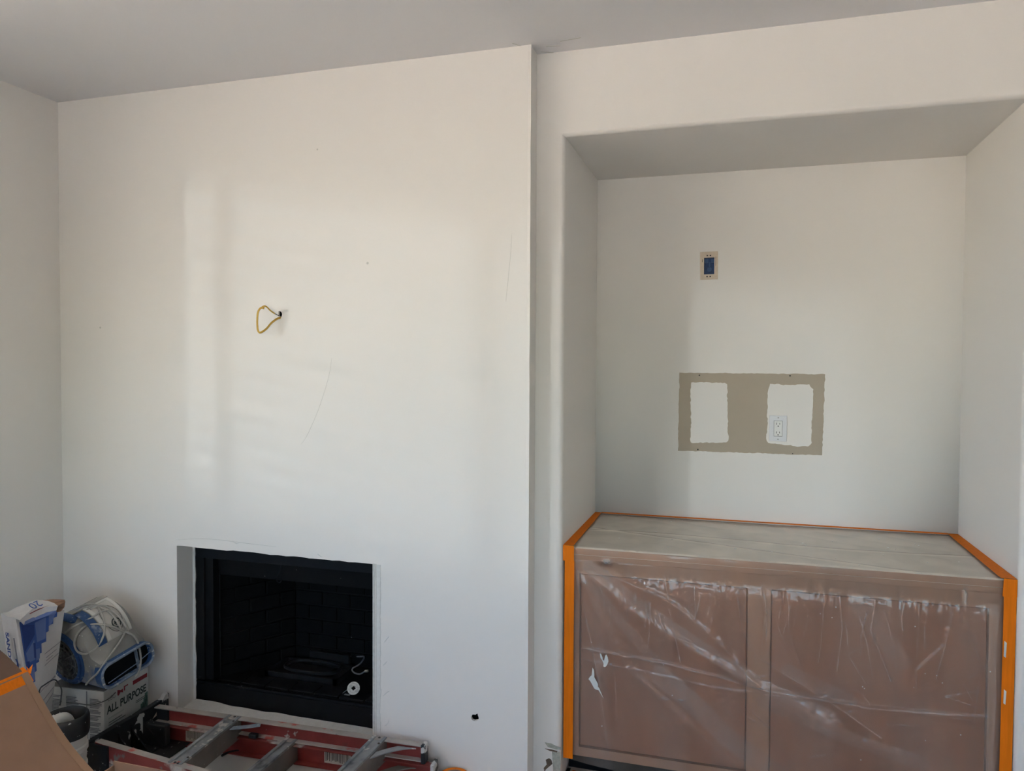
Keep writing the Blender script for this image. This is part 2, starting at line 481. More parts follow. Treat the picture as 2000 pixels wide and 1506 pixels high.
for a, b in ((RW_X0+0.06, xm-0.03), (xm+0.03, RW_X1-0.06)):
    MB().box((a, YREAR-0.103, RW_Z0+0.06), (b, YREAR-0.098, RW_Z1-0.06)).build('pane', mg, w2)
# sunlit yard outside the openings
m_yard = mat('yard_paving', (0.58, 0.51, 0.44), 0.9, var=0.1, vscale=2)
m_stucco = mat('yard_wall_stucco', (0.76, 0.66, 0.56), 0.9, var=0.06, vscale=3)
st(MB().box((-40, -40, -0.42), (40, 30, -0.16)).build('ground', m_yard))
st(MB().box((-7.2, -30, -0.16), (-7.0, 12, 2.05)).build('yard_wall', m_stucco))
m_blocker = mat('sky_blocker_board', (0.62, 0.55, 0.47), 0.8)  # unseen overhangs added to block high sky light at both windows
st(MB().box((XL - 1.15, YREAR - 1.6, 2.72), (XL - 0.26, 1.2, 2.80)).build('sky_blocker_left', m_blocker))
st(MB().box((XL - 0.26, YREAR - 1.6, 2.40), (XR + 0.2, YREAR - 0.21, 2.48)).build('sky_blocker_rear', m_blocker))
#--OBJECTS--
# ================================================================== WALL DETAILS
# ---- raw edges around the fireplace opening
mb = MB()
for i in range(44):
    z0 = FZ0 + (FZ1 - FZ0) * i / 44; z1 = FZ0 + (FZ1 - FZ0) * (i + 1) / 44
    wa = FX1 + 0.034 + 0.004 * noise.noise((3, 0, z0 * 16)) + random.uniform(-0.0015, 0.0015)
    mb.hexa([(FX1 + 0.019, 0.002, z0), (wa, 0.002, z0), (wa, -0.002, z0 ), (FX1 + 0.019, -0.0035, z0),
             (FX1 + 0.019, 0.002, z1), (wa + 0.001, 0.002, z1), (wa + 0.001, -0.002, z1), (FX1 + 0.019, -0.0035, z1)])
mb.build('ragged_plaster_edge', m_plaster, wall_chimney)
mb = MB()
for a, b, y in ((0.0, 0.0095, -0.0015), (0.0125, 0.0165, -0.001)):
    mb.box((FX1 + a, y, FZ0), (FX1 + b, 0.012, FZ1 + 0.002))
mb.build('metal_bead', m_raw, wall_chimney, bevel=0.0008)
MB().box((FX1 - 0.0005, 0.0005, FZ0), (FX1 + 0.019, 0.010, FZ1)).build('bead_groove', m_slot, wall_chimney)
# crumbling lip along the bottom of the opening and ragged plaster beside the black box
mb = MB()
n = 46
prev = None
for i in range(n):
    x0 = FX0 + (FX1 - FX0) * i / n; x1 = FX0 + (FX1 - FX0) * (i + 1) / n
    f = lambda x: 0.088 + 0.006 * noise.noise((x * 11, 4, 0)) + 0.010 * math.exp(-((x + 1.50) / 0.08) ** 2)
    mb.hexa([(x0, -0.001, 0.070), (x1, -0.001, 0.070), (x1, 0.106, 0.070), (x0, 0.106, 0.070),
             (x0, -0.001, 0.080), (x1, -0.001, 0.080), (x1, 0.104, f(x1)), (x0, 0.104, f(x0))])
mb.build('plaster_sill', m_plaster, wall_chimney)
mb = MB()
n = 40
for i in range(n):
    z0 = FZ0 + (FZ1 - FZ0) * i / n; z1 = FZ0 + (FZ1 - FZ0) * (i + 1) / n
    f = lambda z: 0.009 + 0.004 * noise.noise((7, z * 13, 0)) + 0.0025 * noise.noise((7, z * 50, 0))
    mb.hexa([(FX0, 0.098, z0), (FX0 + f(z0), 0.101, z0), (FX0 + f(z0), 0.106, z0), (FX0, 0.106, z0),
             (FX0, 0.098, z1), (FX0 + f(z1), 0.101, z1), (FX0 + f(z1), 0.106, z1), (FX0, 0.106, z1)])
mb.build('ragged_joint', m_plaster, wall_chimney)

# thin surface scars: hairline scratches, dents and paint flakes
def scratch(pts, w, name, m, y, parent):
    mb = MB()
    P = curve_pts([(p[0], 0, p[1]) for p in pts], 4)
    mb.tube([(p.x, y, p.z) for p in P], [w * (0.4 + 0.6 * math.sin(math.pi * (i + 0.5) / len(P))) for i in range(len(P))], 5, flat=0.5)
    mb.build(name, m, parent)
m_scar = mat('paint_scar', (0.60, 0.58, 0.54), 0.8)
def px_line(pts, y=0.0): return [(at(u, v, y).x, at(u, v, y).z) for u, v in pts]
scratch(px_line([(648, 700), (641, 740), (622, 800), (600, 850), (588, 868)]), 0.0007, 'hairline_scratch', m_scar, -0.0002, wall_chimney)
scratch(px_line([(1000, 455), (997, 500), (991, 560), (988, 590)]), 0.0008, 'hairline_scratch', m_scar, -0.0002, wall_chimney)
scratch(px_line([(343, 1055), (400, 1052), (480, 1061), (540, 1068)]), 0.0009, 'hairline_scratch', m_scar, -0.0002, wall_chimney)
for q in ([(752, 1418), (758, 1412), (760, 1405)], [(748, 1300), (756, 1292)], [(748, 1360), (757, 1352), (761, 1350)], [(750, 1255), (760, 1243)], [(455, 1058), (463, 1062), (470, 1058)], [(620, 1082), (628, 1088)]):
    scratch(px_line(q), 0.0016, 'plaster_chip', m_plaster, -0.001, wall_chimney)
mb = MB()
for u, v, r in ((718, 514, 2.2), (620, 292, 1.6), (196, 640, 2.0)):
    p = at(u, v, 0)
    mb.plate([(p.x + r*0.0024*math.cos(a), -0.0003, p.z + r*0.0024*math.sin(a)) for a in [k*math.pi/4 for k in range(8)]], (0, -0.0003, 0))
mb.build('dent_mark', m_scar, wall_chimney)
# torn ceiling joint above the breast corner
mb = MB()
for (x, y, L, a) in ((-0.06, -0.03, 0.05, 0.9), (0.05, 0.03, 0.055, 0.1), (0.11, 0.0, 0.08, -0.12), (0.02, 0.07, 0.05, 0.4)):
    c, s_ = math.cos(a), math.sin(a)
    mb.hexa([(x, y, H - 0.001), (x + L*c, y + L*s_, H - 0.001), (x + L*c*0.9 - 0.004*s_, y + L*s_*0.9 + 0.004*c, H - 0.001), (x - 0.003*s_, y + 0.003*c, H - 0.001),
             (x, y, H + 0.001), (x + L*c, y + L*s_, H + 0.001), (x + L*c*0.9 - 0.004*s_, y + L*s_*0.9 + 0.004*c, H + 0.001), (x - 0.003*s_, y + 0.003*c, H + 0.001)])
mb.build('joint_tear', m_scar, bpy.data.objects['ceiling'])

# ---- unpainted tan rectangle on the back of the niche with two rolled-over windows in it
def ragged(pts, step, amp, seed, y):
    rnd = random.Random(seed); out = []
    k = len(pts)
    for i in range(k):
        a = Vector((pts[i][0], y, pts[i][1])); b = Vector((pts[(i+1) % k][0], y, pts[(i+1) % k][1]))
        n = max(2, int((b - a).length / step))
        nr = Vector((-(b - a).z, 0, (b - a).x)).normalized()
        for j in range(n):
            p = a.lerp(b, j / n)
            w = 0 if j == 0 else amp * (noise.noise((seed, p.x * 30, p.z * 30)) + 0.6 * rnd.uniform(-1, 1))
            out.append(tuple(p + nr * w))
    return out
outer = ragged([(0.484, 1.213), (1.092, 1.216), (1.099, 1.565), (0.487, 1.568)], 0.011, 0.0024, 5, D2)
h1 = ragged([(0.546, 1.250), (0.694, 1.258), (0.703, 1.266), (0.698, 1.40), (0.695, 1.518), (0.685, 1.524), (0.540, 1.524), (0.536, 1.48), (0.541, 1.35), (0.538, 1.26)], 0.009, 0.0032, 9, D2)
h2 = ragged([(0.872, 1.262), (1.0, 1.250), (1.035, 1.252), (1.050, 1.268), (1.047, 1.36), (1.052, 1.42), (1.053, 1.50), (1.036, 1.522), (0.95, 1.517), (0.876, 1.522), (0.866, 1.48), (0.868, 1.34), (0.863, 1.28)], 0.009, 0.0030, 11, D2)
MB().plate(outer, (0, -0.0004, 0), holes=[h1, h2]).build('unpainted_patch', m_tan, wall_niche)
mb = MB()
for u, v, r in ((1366, 733, 1.6), (1543, 734, 1.6), (1363, 878, 1.6), (1548, 886, 1.0)):
    p = at(u, v, D2)
    mb.lathe([(r*0.0022, 0), (r*0.0022, 0.0012)], 8, Matrix.Translation((p.x, D2, p.z)) @ Matrix.Rotation(math.radians(90), 4, 'X'))
mb.build('screw_hole', m_slot, wall_niche)

# ---- broken plaster low on the niche jamb
def patch(px, y, off, name, m):
    MB().plate([tuple(at(u, v, y)) for u, v in px], (0, -off, 0)).build(name, m, wall_niche)
patch([(1064, 1450), (1076, 1452), (1088, 1458), (1096, 1460), (1096, 1464), (1086, 1464), (1070, 1459)], D1, 0.0009, 'torn_drywall', m_greenboard)
patch([(1078, 1468), (1095, 1470), (1094, 1506), (1096, 1540), (1082, 1540), (1080, 1500)], D1, 0.0007, 'torn_drywall', m_greenboard)
patch([(1064, 1462), (1078, 1464), (1089, 1467), (1088, 1469.5), (1074, 1466.5)], D1, 0.0012, 'torn_crack', m_brownpaper)
patch([(1066, 1484), (1072, 1481), (1077, 1484), (1079, 1492), (1073, 1497), (1066, 1503), (1064, 1508), (1062, 1500), (1068, 1493)], D1, 0.0013, 'torn_paper', m_brownpaper)

# ================================================================== DEVICES ON THE WALLS
t = thing('electrical_box', (0.612, D2, 2.044), 'blue electrical box in a cream mounting plate, uncovered, high on the niche back wall', 'electrical box')
mb = MB()
PX0, PX1, PZ0, PZ1 = 0.574, 0.650, 1.983, 2.108
mb.plate([(PX0, D2, PZ0), (PX1, D2, PZ0 + 0.001), (PX1 - 0.001, D2, PZ1), (PX0 - 0.002, D2, PZ1 - 0.001)], (0, -0.003, 0),
         holes=[[(BX0, D2, BZ0), (BX1, D2, BZ0), (BX1, D2, BZ1), (BX0, D2, BZ1)]])
mb.build('mounting_plate', m_mudring, t, bevel=0.0005)
mb = MB()   # the plastic box behind the plate: four walls and a floor
d = 0.055
mb.box((BX0 - 0.002, D2 - 0.001, BZ0), (BX0, D2 + d, BZ1)).box((BX1, D2 - 0.001, BZ0), (BX1 + 0.002, D2 + d, BZ1))
mb.box((BX0, D2 - 0.001, BZ0 - 0.002), (BX1, D2 + d, BZ0)).box((BX0, D2 - 0.001, BZ1), (BX1, D2 + d, BZ1 + 0.002))
mb.box((BX0, D2 + d - 0.02, BZ0), (BX1, D2 + d, BZ1))
mb.build('box_body', m_bluebox, t)
mb = MB()
mb.lathe([(0.010, 0), (0.010, 0.004), (0.006, 0.004), (0.006, 0.001)], 20, Matrix.Translation((0.612, D2 + d - 0.02, 2.033)) @ Matrix.Rotation(math.radians(90), 4, 'X'))
mb.box((0.609, D2 + d - 0.024, 2.046), (0.615, D2 + d - 0.02, 2.066)).box((0.590, D2 + d - 0.03, 2.062), (0.606, D2 + d - 0.02, 2.080)).box((0.619, D2 + d - 0.03, 2.062), (0.634, D2 + d - 0.02, 2.080))
mb.build('knockout', m_bluebox2, t)
for z in (1.997, 2.090):
    for x in (0.6035, 0.617):
        MB().box((x - 0.003, D2 - 0.0036, z - 0.0025), (x + 0.003, D2 - 0.003, z + 0.0025)).build('plate_slot', m_slot, t)
MB().box((0.5815, D2 - 0.0036, 2.062), (0.5835, D2 - 0.003, 2.074)).build('plate_slot', m_slot, t)
MB().box((0.6395, D2 - 0.0036, 2.045), (0.6410, D2 - 0.003, 2.085)).build('plate_slot', m_slot, t)

t = thing('wall_outlet', (0.912, D2, 1.327), 'white duplex wall outlet with cover plate inside the right painted square of the tan patch', 'wall outlet')
OX0, OX1, OZ0, OZ1 = 0.8755, 0.9475, 1.2705, 1.3830
MB().box((OX0, D2 - 0.006, OZ0), (OX1, D2 - 0.0005, OZ1)).build('cover_plate', m_outletw, t, bevel=0.0018)
ocx, ocz = (OX0 + OX1) / 2, (OZ0 + OZ1) / 2
mb = MB(); mb.box((ocx - 0.0168, D2 - 0.0072, ocz - 0.0335), (ocx + 0.0168, D2 - 0.0050, ocz + 0.0335))
ins = mb.build('receptacle', m_outletw2, t, bevel=0.001)
mb = MB()
for x0, x1, z0, z1 in ((-0.0178, -0.0168, -0.0345, 0.0345), (0.0168, 0.0178, -0.0345, 0.0345), (-0.0178, 0.0178, 0.0335, 0.0345), (-0.0178, 0.0178, -0.0345, -0.0335)):
    mb.box((ocx + x0, D2 - 0.0063, ocz + z0), (ocx + x1, D2 - 0.0055, ocz + z1))
mb.build('receptacle_gap', m_slot, t)
for dz in (0.017, -0.021):
    for dx, hh in ((-0.0065, 0.0045), (0.0065, 0.0036)):
        MB().box((ocx + dx - 0.0011, D2 - 0.0076, ocz + dz + 0.004 - hh), (ocx + dx + 0.0011, D2 - 0.0070, ocz + dz + 0.004 + hh)).build('socket_slot', m_slot, ins)
    MB().lathe([(0.0026, 0), (0.0026, 0.0006)], 10, Matrix.Translation((ocx, D2 - 0.0070, ocz + dz - 0.0065)) @ Matrix.Rotation(math.radians(90), 4, 'X')).build('socket_slot', m_slot, ins)
for z in (OZ0 + 0.009, OZ1 - 0.009):
    MB().lathe([(0.0030, 0), (0.0026, 0.001)], 12, Matrix.Translation((ocx, D2 - 0.006, z)) @ Matrix.Rotation(math.radians(90), 4, 'X')).build('screw', m_screw, t)

t = thing('electrical_cable', (-1.05, 0.0, 1.80), 'yellow electrical cable looped out of a small hole in the chimney wall', 'cable')
loop = [(516, 602, .075), (509.7, 601.4, .08), (504.5, 608, .085), (502.6, 621, .085), (502.8, 639, .08), (505, 647.8, .076), (510, 649.2, .072), (520.6, 642.0, .055), (530, 631, .038), (541, 622.8, .014), (549, 620.6, -.004)]
P = curve_pts([at(u, v, -y) for u, v, y in loop], 6)
MB().tube(P, 0.0052, 10, flat=0.62).build('sheath', m_yellow, t, smooth=True)
P = curve_pts([at(u, v, -y) for u, v, y in [(512, 599.5, .082), (516.5, 597.8, .078), (521, 599.6, .07), (528, 606.4, .05), (536.5, 612.4, .025)]], 6)
MB().tube(P, 0.0045, 10, flat=0.6).build('sheath_return', m_yellow, t, smooth=True)
P = curve_pts([at(u, v, -y) for u, v, y in [(536, 612, .026), (540, 614.4, .014), (545, 617, .0)]], 4)
MB().tube(P, 0.0017, 6).build('bare_wire', m_blackpl, t)
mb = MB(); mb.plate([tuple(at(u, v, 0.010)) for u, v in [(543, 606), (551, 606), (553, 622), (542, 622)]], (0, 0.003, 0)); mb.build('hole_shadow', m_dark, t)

# ================================================================== FIREPLACE
t = thing('fireplace', (-1.13, 0.105, 0.09), 'black metal firebox set in the opening of the chimney wall', 'fireplace')
LX, RX = FX0 + 0.006, -0.600
YF = 0.107
MB().box((LX, YF, 0.735), (RX, YF + 0.012, 0.84)).build('top_panel', m_fire_blue, t)
MB().hexa([(LX, YF + 0.012, 0.735), (RX, YF + 0.012, 0.735), (RX, YF + 0.10, 0.735), (LX, YF + 0.10, 0.735)][0:0] or
          [(LX + .06, YF + 0.055, 0.650), (RX - .02, YF + 0.055, 0.650), (RX - .02, YF + 0.07, 0.650), (LX + .06, YF + 0.07, 0.650),
           (LX + .06, YF + 0.03, 0.80), (RX - .02, YF + 0.03, 0.80), (RX - .02, YF + 0.045, 0.80), (LX + .06, YF + 0.045, 0.80)]).build('smoke_hood', m_fire, t)
MB().box((LX, YF, 0.185), (LX + 0.045, YF + 0.012, 0.735)).box((LX + 0.045, YF + 0.012, 0.185), (LX + 0.085, YF + 0.06, 0.735)).build('side_panel', m_fire, t)
MB().box((RX - 0.045, YF, 0.185), (RX, YF + 0.012, 0.735)).build('side_panel', m_fire, t)
MB().box((LX + .086, YF + 0.052, 0.19), (LX + .089, YF + 0.058, 0.655)).build('panel_edge', m_soot, t)
mb = MB().box((LX, YF, 0.082), (RX, YF + 0.012, 0.168))
mb.build('lower_panel', m_fire, t)
mb = MB().box((LX, YF - 0.002, 0.170), (RX, YF + 0.018, 0.180)); mb.build('lip', m_hearth, t, bevel=0.002)
# firebox floor, splayed sides and back, faced with refractory bricks
BKY = 0.50
blx, brx = -1.305, -0.865
MB().box((LX, YF + 0.012, 0.140), (RX, BKY + 0.03, 0.160)).build('firebox_floor', m_fire, t)
MB().box((blx - 0.04, BKY, 0.155), (brx + 0.04, BKY + 0.02, 0.9)).build('back_panel', m_fire, t)
for xa, xb in ((-1.500, blx), (-0.665, brx)):
    sgn = -1 if xa < xb else 1
    MB().hexa([(xa + sgn*0.012, 0.165, 0.155), (xb + sgn*0.012, BKY + .01, 0.155), (xb + sgn*0.03, BKY + .01, 0.155), (xa + sgn*0.03, 0.165, 0.155),
               (xa + sgn*0.012, 0.165, 0.9), (xb + sgn*0.012, BKY + .01, 0.9), (xb + sgn*0.03, BKY + .01, 0.9), (xa + sgn*0.03, 0.165, 0.9)]).build('splayed_panel', m_fire, t)
MB().box((LX, YF, 0.84), (RX, BKY + 0.03, 0.86)).build('firebox_roof', m_fire, t)
LB, HB = 0.142, 0.062
bsrc = MB().box((0, 0, 0), (LB, 0.010, HB)).build('brick', m_brick, t, world=False, bevel=0.002, segs=1)
inv = MW[t].inverted()
first = True
def lay(p0, p1, z0, rows, src):
    global first
    p0 = Vector(p0); p1 = Vector(p1); L = (p1 - p0).length; d = (p1 - p0).normalized()
    ang = math.atan2(d.y, d.x)
    for r in range(rows):
        x = 0.0 if r % 2 == 0 else -LB / 2
        while x < L - 0.02:
            a = max(x, 0); b = min(x + LB, L)
            if b - a > 0.03:
                T = inv @ Matrix.Translation((p0.x + d.x*a, p0.y + d.y*a, z0 + r * (HB + 0.007))) @ Matrix.Rotation(ang, 4, 'Z') @ Matrix.Diagonal(((b - a) / LB, 1, 1, 1))
                if first: src.matrix_local = T; first = False
                else: dup(src, t, T)
            x += LB + 0.007
lay((blx, BKY - 0.010, 0), (brx, BKY - 0.010, 0), 0.163, 8, bsrc)
lay((-1.498, 0.170, 0), (blx, BKY - 0.012, 0), 0.163, 7, bsrc)
lay((brx, BKY - 0.012, 0), (-0.667, 0.170, 0), 0.163, 7, bsrc)
# hearth row of bricks along the front
hsrc = MB().box((0, 0, 0), (0.118, 0.085, 0.016)).build('hearth_brick', m_hearth, t, world=False, bevel=0.002, segs=1)
for i in range(7):
    T = inv @ Matrix.Translation((-1.49 + i * 0.1225, 0.150, 0.160))
    if i == 0: hsrc.matrix_local = T
    else: dup(hsrc, t, T)
# burner: pan with an oval ring and a cover plate
MB().box((-1.330, 0.275, 0.160), (-0.965, 0.290, 0.186)).box((-1.330, 0.275, 0.160), (-1.315, 0.455, 0.186)).box((-0.980, 0.275, 0.160), (-0.965, 0.455, 0.186)).box((-1.330, 0.44, 0.160), (-0.965, 0.455, 0.186)).box((-1.32, 0.28, 0.160), (-0.97, 0.45, 0.166)).build('burner_pan', m_soot, t)
ring = []
for k in range(41):
    a = 2 * math.pi * k / 40
    ca, sa = math.cos(a), math.sin(a)
    ring.append((-1.135 + 0.135 * math.copysign(abs(ca) ** 0.75, ca), 0.365 + 0.062 * math.copysign(abs(sa) ** 0.75, sa), 0.192))
MB().tube(ring, 0.009, 8).build('burner_ring', m_soot, t, smooth=True)
MB().box((-1.23, 0.325, 0.178), (-1.04, 0.395, 0.184)).build('burner_plate', m_soot, t, bevel=0.002)
MB().box((-1.21, 0.455, 0.165), (-1.0, 0.475, 0.225)).build('rear_bar', m_soot, t, bevel=0.003)
pp = [(688, 1281.5, .50), (700, 1282.5, .49), (711, 1283, .47), (707, 1292, .44), (700, 1299, .42), (690, 1304.5, .40), (688, 1310, .38), (694, 1315, .37), (703, 1316.5, .36), (711, 1312.5, .36), (715, 1310.5, .36)]
P = curve_pts([at(u, v, y) for u, v, y in pp], 5)
gp = MB().tube(P, 0.0036, 8).build('gas_line', m_pipe, t, smooth=True)
MB().tube([at(713, 1311, .36), at(719, 1310.5, .36)], 0.0062, 6).build('brass_fitting', m_brass, gp)
MB().tube([at(686, 1281, .505), at(692, 1281.8, .495)], 0.0058, 6).build('pipe_nut', m_pipe, gp)
hk = [at(u, v, YF + 0.03) for u, v in [(549, 1103), (546, 1116), (542, 1126), (541, 1135), (546, 1138), (550, 1133), (549, 1124)]]
MB().tube(curve_pts(hk, 4), 0.0022, 6).build('damper_hook', m_soot, t)

t = thing('escutcheon', (-0.845, 0.180, 0.178), 'round grey metal valve plate with a square hole lying on the black hearth', 'valve plate')
c = at(690.5, 1344.5, 0.178)
n_ = (CAM - c).normalized(); n_ = (n_ + Vector((0, -0.1, 0.25))).normalized()
ex = n_.orthogonal().normalized(); ex = Vector((1, 0, 0)); ex = (ex - n_ * ex.dot(n_)).normalized(); ey = n_.cross(ex)
rim = [c + ex * (0.0268 * math.cos(a)) + ey * (0.0268 * math.sin(a)) for a in [2*math.pi*k/28 for k in range(28)]]
sq = [c + ex * (0.0098 * math.cos(a)) + ey * (0.0098 * math.sin(a)) for a in [math.pi/2*k + 0.1 for k in range(4)]]
MB().plate(rim, n_ * 0.004, holes=[sq]).build('disc', m_alu_disc, t, bevel=0.0008)
mb = MB()
ringp = [c + n_ * 0.0042 + ex * (0.0185 * math.cos(a)) + ey * (0.0185 * math.sin(a)) for a in [2*math.pi*k/28 for k in range(29)]]
mb.tube(ringp, 0.0009, 5); mb.build('groove_ring', m_screw, t)
mb = MB()
for a in (0.9, 2.5, 4.1, 5.6):
    q = c + n_ * 0.0042 + ex * (0.021 * math.cos(a)) + ey * (0.021 * math.sin(a)); w = c + n_ * 0.0042 + ex * (0.012 * math.cos(a)) + ey * (0.012 * math.sin(a))
    mb.tube([w, q], 0.0012, 5)
mb.build('spoke', m_screw, t)
MB().tube([at(669, 1354, 0.172), at(680, 1346, 0.176)], 0.0014, 6).build('key_rod', m_screw, t)
MB().box((-0.865, 0.172, 0.1764), (-0.84, 0.182, 0.1784)).build('foot', m_screw, t)
# ================================================================== CABINET UNDER PLASTIC
m_cab = mat('cabinet_frame', rgb(196, 154, 127), 0.5, var=0.05, vscale=12, stretch=(1, 1, 0.15))
m_door = mat('cabinet_door', rgb(178, 130, 104), 0.5, var=0.08, vscale=10, stretch=(1, 1, 0.12))
m_top = mat('worktop_lit_tan', rgb(242, 226, 204), 0.45, var=0.05, vscale=30)  # brighter light on the level top is put into this paler colour
CT = 0.9035
t = thing('base_cabinet', (0.86, 0.45, 0.0), 'brown two-door base cabinet filling the bottom of the niche under clear plastic', 'cabinet')
CX0, CX1 = NX0 + 0.006, NX1 - 0.006
MB().box((CX0, 0.160, 0.09), (CX1, D2 - 0.004, 0.855)).build('carcass', m_cab, t)
MB().box((CX0, 0.215, 0.0), (CX1, 0.235, 0.09)).build('toe_kick', m_dark, t)
mb = MB()
for a, b in (((CX0, 0.140, 0.09), (0.168, 0.160, 0.855)), ((0.785, 0.140, 0.09), (0.862, 0.160, 0.855)), ((1.548, 0.140, 0.09), (CX1, 0.160, 0.855)),
             ((0.168, 0.1402, 0.800), (0.785, 0.160, 0.855)), ((0.862, 0.1402, 0.800), (1.548, 0.160, 0.855)), ((0.168, 0.1402, 0.09), (0.785, 0.160, 0.125)), ((0.862, 0.1402, 0.09), (1.548, 0.160, 0.125))):
    mb.box(a, b)
mb.build('face_frame', m_cab, t)
for a, b in ((0.172, 0.781), (0.866, 1.544)):
    MB().box((a, 0.147, 0.129), (b, 0.1595, 0.796)).build('door', m_door, t, bevel=0.003)
MB().box((NX0 + 0.003, 0.1215, 0.857), (NX1 - 0.003, 0.1240, 0.876)).box((NX0 + 0.003, 0.1205, 0.8775), (NX1 - 0.003, 0.1240, CT - 0.003)).build('edge_moulding', m_cab, t, bevel=0.001)
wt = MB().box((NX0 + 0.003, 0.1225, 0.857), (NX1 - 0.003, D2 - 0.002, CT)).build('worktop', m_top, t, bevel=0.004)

# ---- clear plastic sheet: one wrinkled film over the worktop, its edge and the front
mf = bpy.data.materials.new('clear_film'); mf.use_nodes = True
nt = mf.node_tree; nt.nodes.remove(nt.nodes['Principled BSDF'])
tr = nt.nodes.new('ShaderNodeBsdfTransparent'); tr.inputs['Color'].default_value = (0.97, 0.96, 0.95, 1)
df = nt.nodes.new('ShaderNodeBsdfDiffuse'); df.inputs['Color'].default_value = (0.74, 0.68, 0.63, 1)
gl = nt.nodes.new('ShaderNodeBsdfGlossy'); gl.inputs['Roughness'].default_value = 0.16
mx = nt.nodes.new('ShaderNodeMixShader'); mx2 = nt.nodes.new('ShaderNodeMixShader')
fr_ = nt.nodes.new('ShaderNodeFresnel'); fr_.inputs['IOR'].default_value = 1.52
tc = nt.nodes.new('ShaderNodeTexCoord'); mp = nt.nodes.new('ShaderNodeMapping'); mp.inputs['Scale'].default_value = (4.2, 3.2, 1.0)
mp.inputs['Rotation'].default_value = (0, math.radians(-42), 0)
nz = nt.nodes.new('ShaderNodeTexNoise'); nz.inputs['Scale'].default_value = 1.7; nz.inputs['Detail'].default_value = 2
rp = nt.nodes.new('ShaderNodeMapRange'); rp.inputs['From Min'].default_value = 0.42; rp.inputs['From Max'].default_value = 0.62; rp.inputs['To Min'].default_value = 0.04; rp.inputs['To Max'].default_value = 0.10
nt.links.new(tc.outputs['Object'], mp.inputs['Vector']); nt.links.new(mp.outputs['Vector'], nz.inputs['Vector']); nt.links.new(nz.outputs['Fac'], rp.inputs['Value'])
at_ = nt.nodes.new('ShaderNodeAttribute'); at_.attribute_name = 'crease'
ad_ = nt.nodes.new('ShaderNodeMath'); ad_.operation = 'MULTIPLY_ADD'; ad_.inputs[1].default_value = 0.34; ad_.use_clamp = True
nt.links.new(at_.outputs['Fac'], ad_.inputs[0]); nt.links.new(rp.outputs['Result'], ad_.inputs[2])
nt.links.new(ad_.outputs[0], mx.inputs[0]); nt.links.new(tr.outputs[0], mx.inputs[1]); nt.links.new(df.outputs[0], mx.inputs[2])
nt.links.new(fr_.outputs[0], mx2.inputs[0]); nt.links.new(mx.outputs[0], mx2.inputs[1]); nt.links.new(gl.outputs[0], mx2.inputs[2])
nt.links.new(mx2.outputs[0], nt.nodes['Material Output'].inputs['Surface'])

def px_front(u, v):
    p = at(u, v, 0.117); return Vector((p.x, p.z))
RIDGES = []   # (polyline in x/z, height, width)
def ridge(pxs, h, w): RIDGES.append(([px_front(*p) for p in pxs], h, w))
ridge([(1140, 1266), (1300, 1296), (1500, 1348), (1700, 1383), (1935, 1402)], 0.0045, 0.006)
ridge([(1135, 1288), (1240, 1308), (1400, 1345), (1560, 1362), (1935, 1412)], 0.0030, 0.005)
ridge([(1128, 1100), (1240, 1200), (1360, 1275), (1490, 1340), (1640, 1420)], 0.008, 0.020)
ridge([(1125, 1110), (1180, 1220), (1230, 1310), (1330, 1400), (1440, 1500)], 0.006, 0.016)
ridge([(1150, 1105), (1300, 1170), (1400, 1250), (1470, 1330)], 0.005, 0.012)
ridge([(1125, 1120), (1150, 1230), (1170, 1330), (1190, 1480)], 0.004, 0.010)
ridge([(1500, 1360), (1580, 1410), (1680, 1450), (1790, 1480)], 0.005, 0.018)
ridge([(1490, 1290), (1620, 1370), (1720, 1440)], 0.0035, 0.012)
ridge([(1200, 1300), (1203, 1350), (1204, 1410)], 0.0025, 0.008)
for a in (((1298, 1128), (1306, 1170)), ((1490, 1150), (1494, 1200), (1486, 1290)), ((1640, 1165), (1645, 1230), (1634, 1310)), ((1356, 1145), (1358, 1200)), ((1440, 1165), (1450, 1230), (1465, 1270)),
          ((1842, 1185), (1836, 1240)), ((1862, 1195), (1845, 1260), (1790, 1310), (1788, 1350)), ((1795, 1180), (1790, 1290)), ((1710, 1170), (1700, 1230), (1740, 1330)), ((1268, 1180), (1275, 1215)), ((1560, 1170), (1545, 1250), (1570, 1320)),
          ((1955, 1180), (1942, 1260), (1944, 1380), (1935, 1500)), ((1940, 1200), (1930, 1330), (1928, 1500)), ((1890, 1220), (1915, 1300), (1900, 1420))):
    ridge(a, 0.006, 0.0045)
rnd = random.Random(21)
for i in range(46):
    u0 = rnd.uniform(1140, 1930); v0 = 1100 + (u0 - 1120) * 0.08 + rnd.uniform(10, 90)
    L_ = rnd.uniform(30, 120); sk = rnd.uniform(-0.25, 0.25)
    ridge([(u0, v0), (u0 + sk * L_ * 0.6, v0 + L_ * 0.5), (u0 + sk * L_ + rnd.uniform(-8, 8), v0 + L_)], rnd.uniform(0.002, 0.0045), rnd.uniform(0.0028, 0.005))
for i in range(22):
    u0 = rnd.uniform(1150, 1900); v0 = rnd.uniform(1230, 1480)
    L_ = rnd.uniform(20, 70); a_ = rnd.uniform(-0.6, 1.2)
    ridge([(u0, v0), (u0 + L_ * math.cos(a_), v0 + L_ * math.sin(a_))], rnd.uniform(0.0015, 0.003), rnd.uniform(0.0028, 0.004))
def seg_d(p, a, b):
    ab = b - a; L = ab.length_squared
    tt = max(0, min(1, (p - a).dot(ab) / L)) if L > 0 else 0
    q = a + ab * tt
    return (p - q).length
GRID = {}
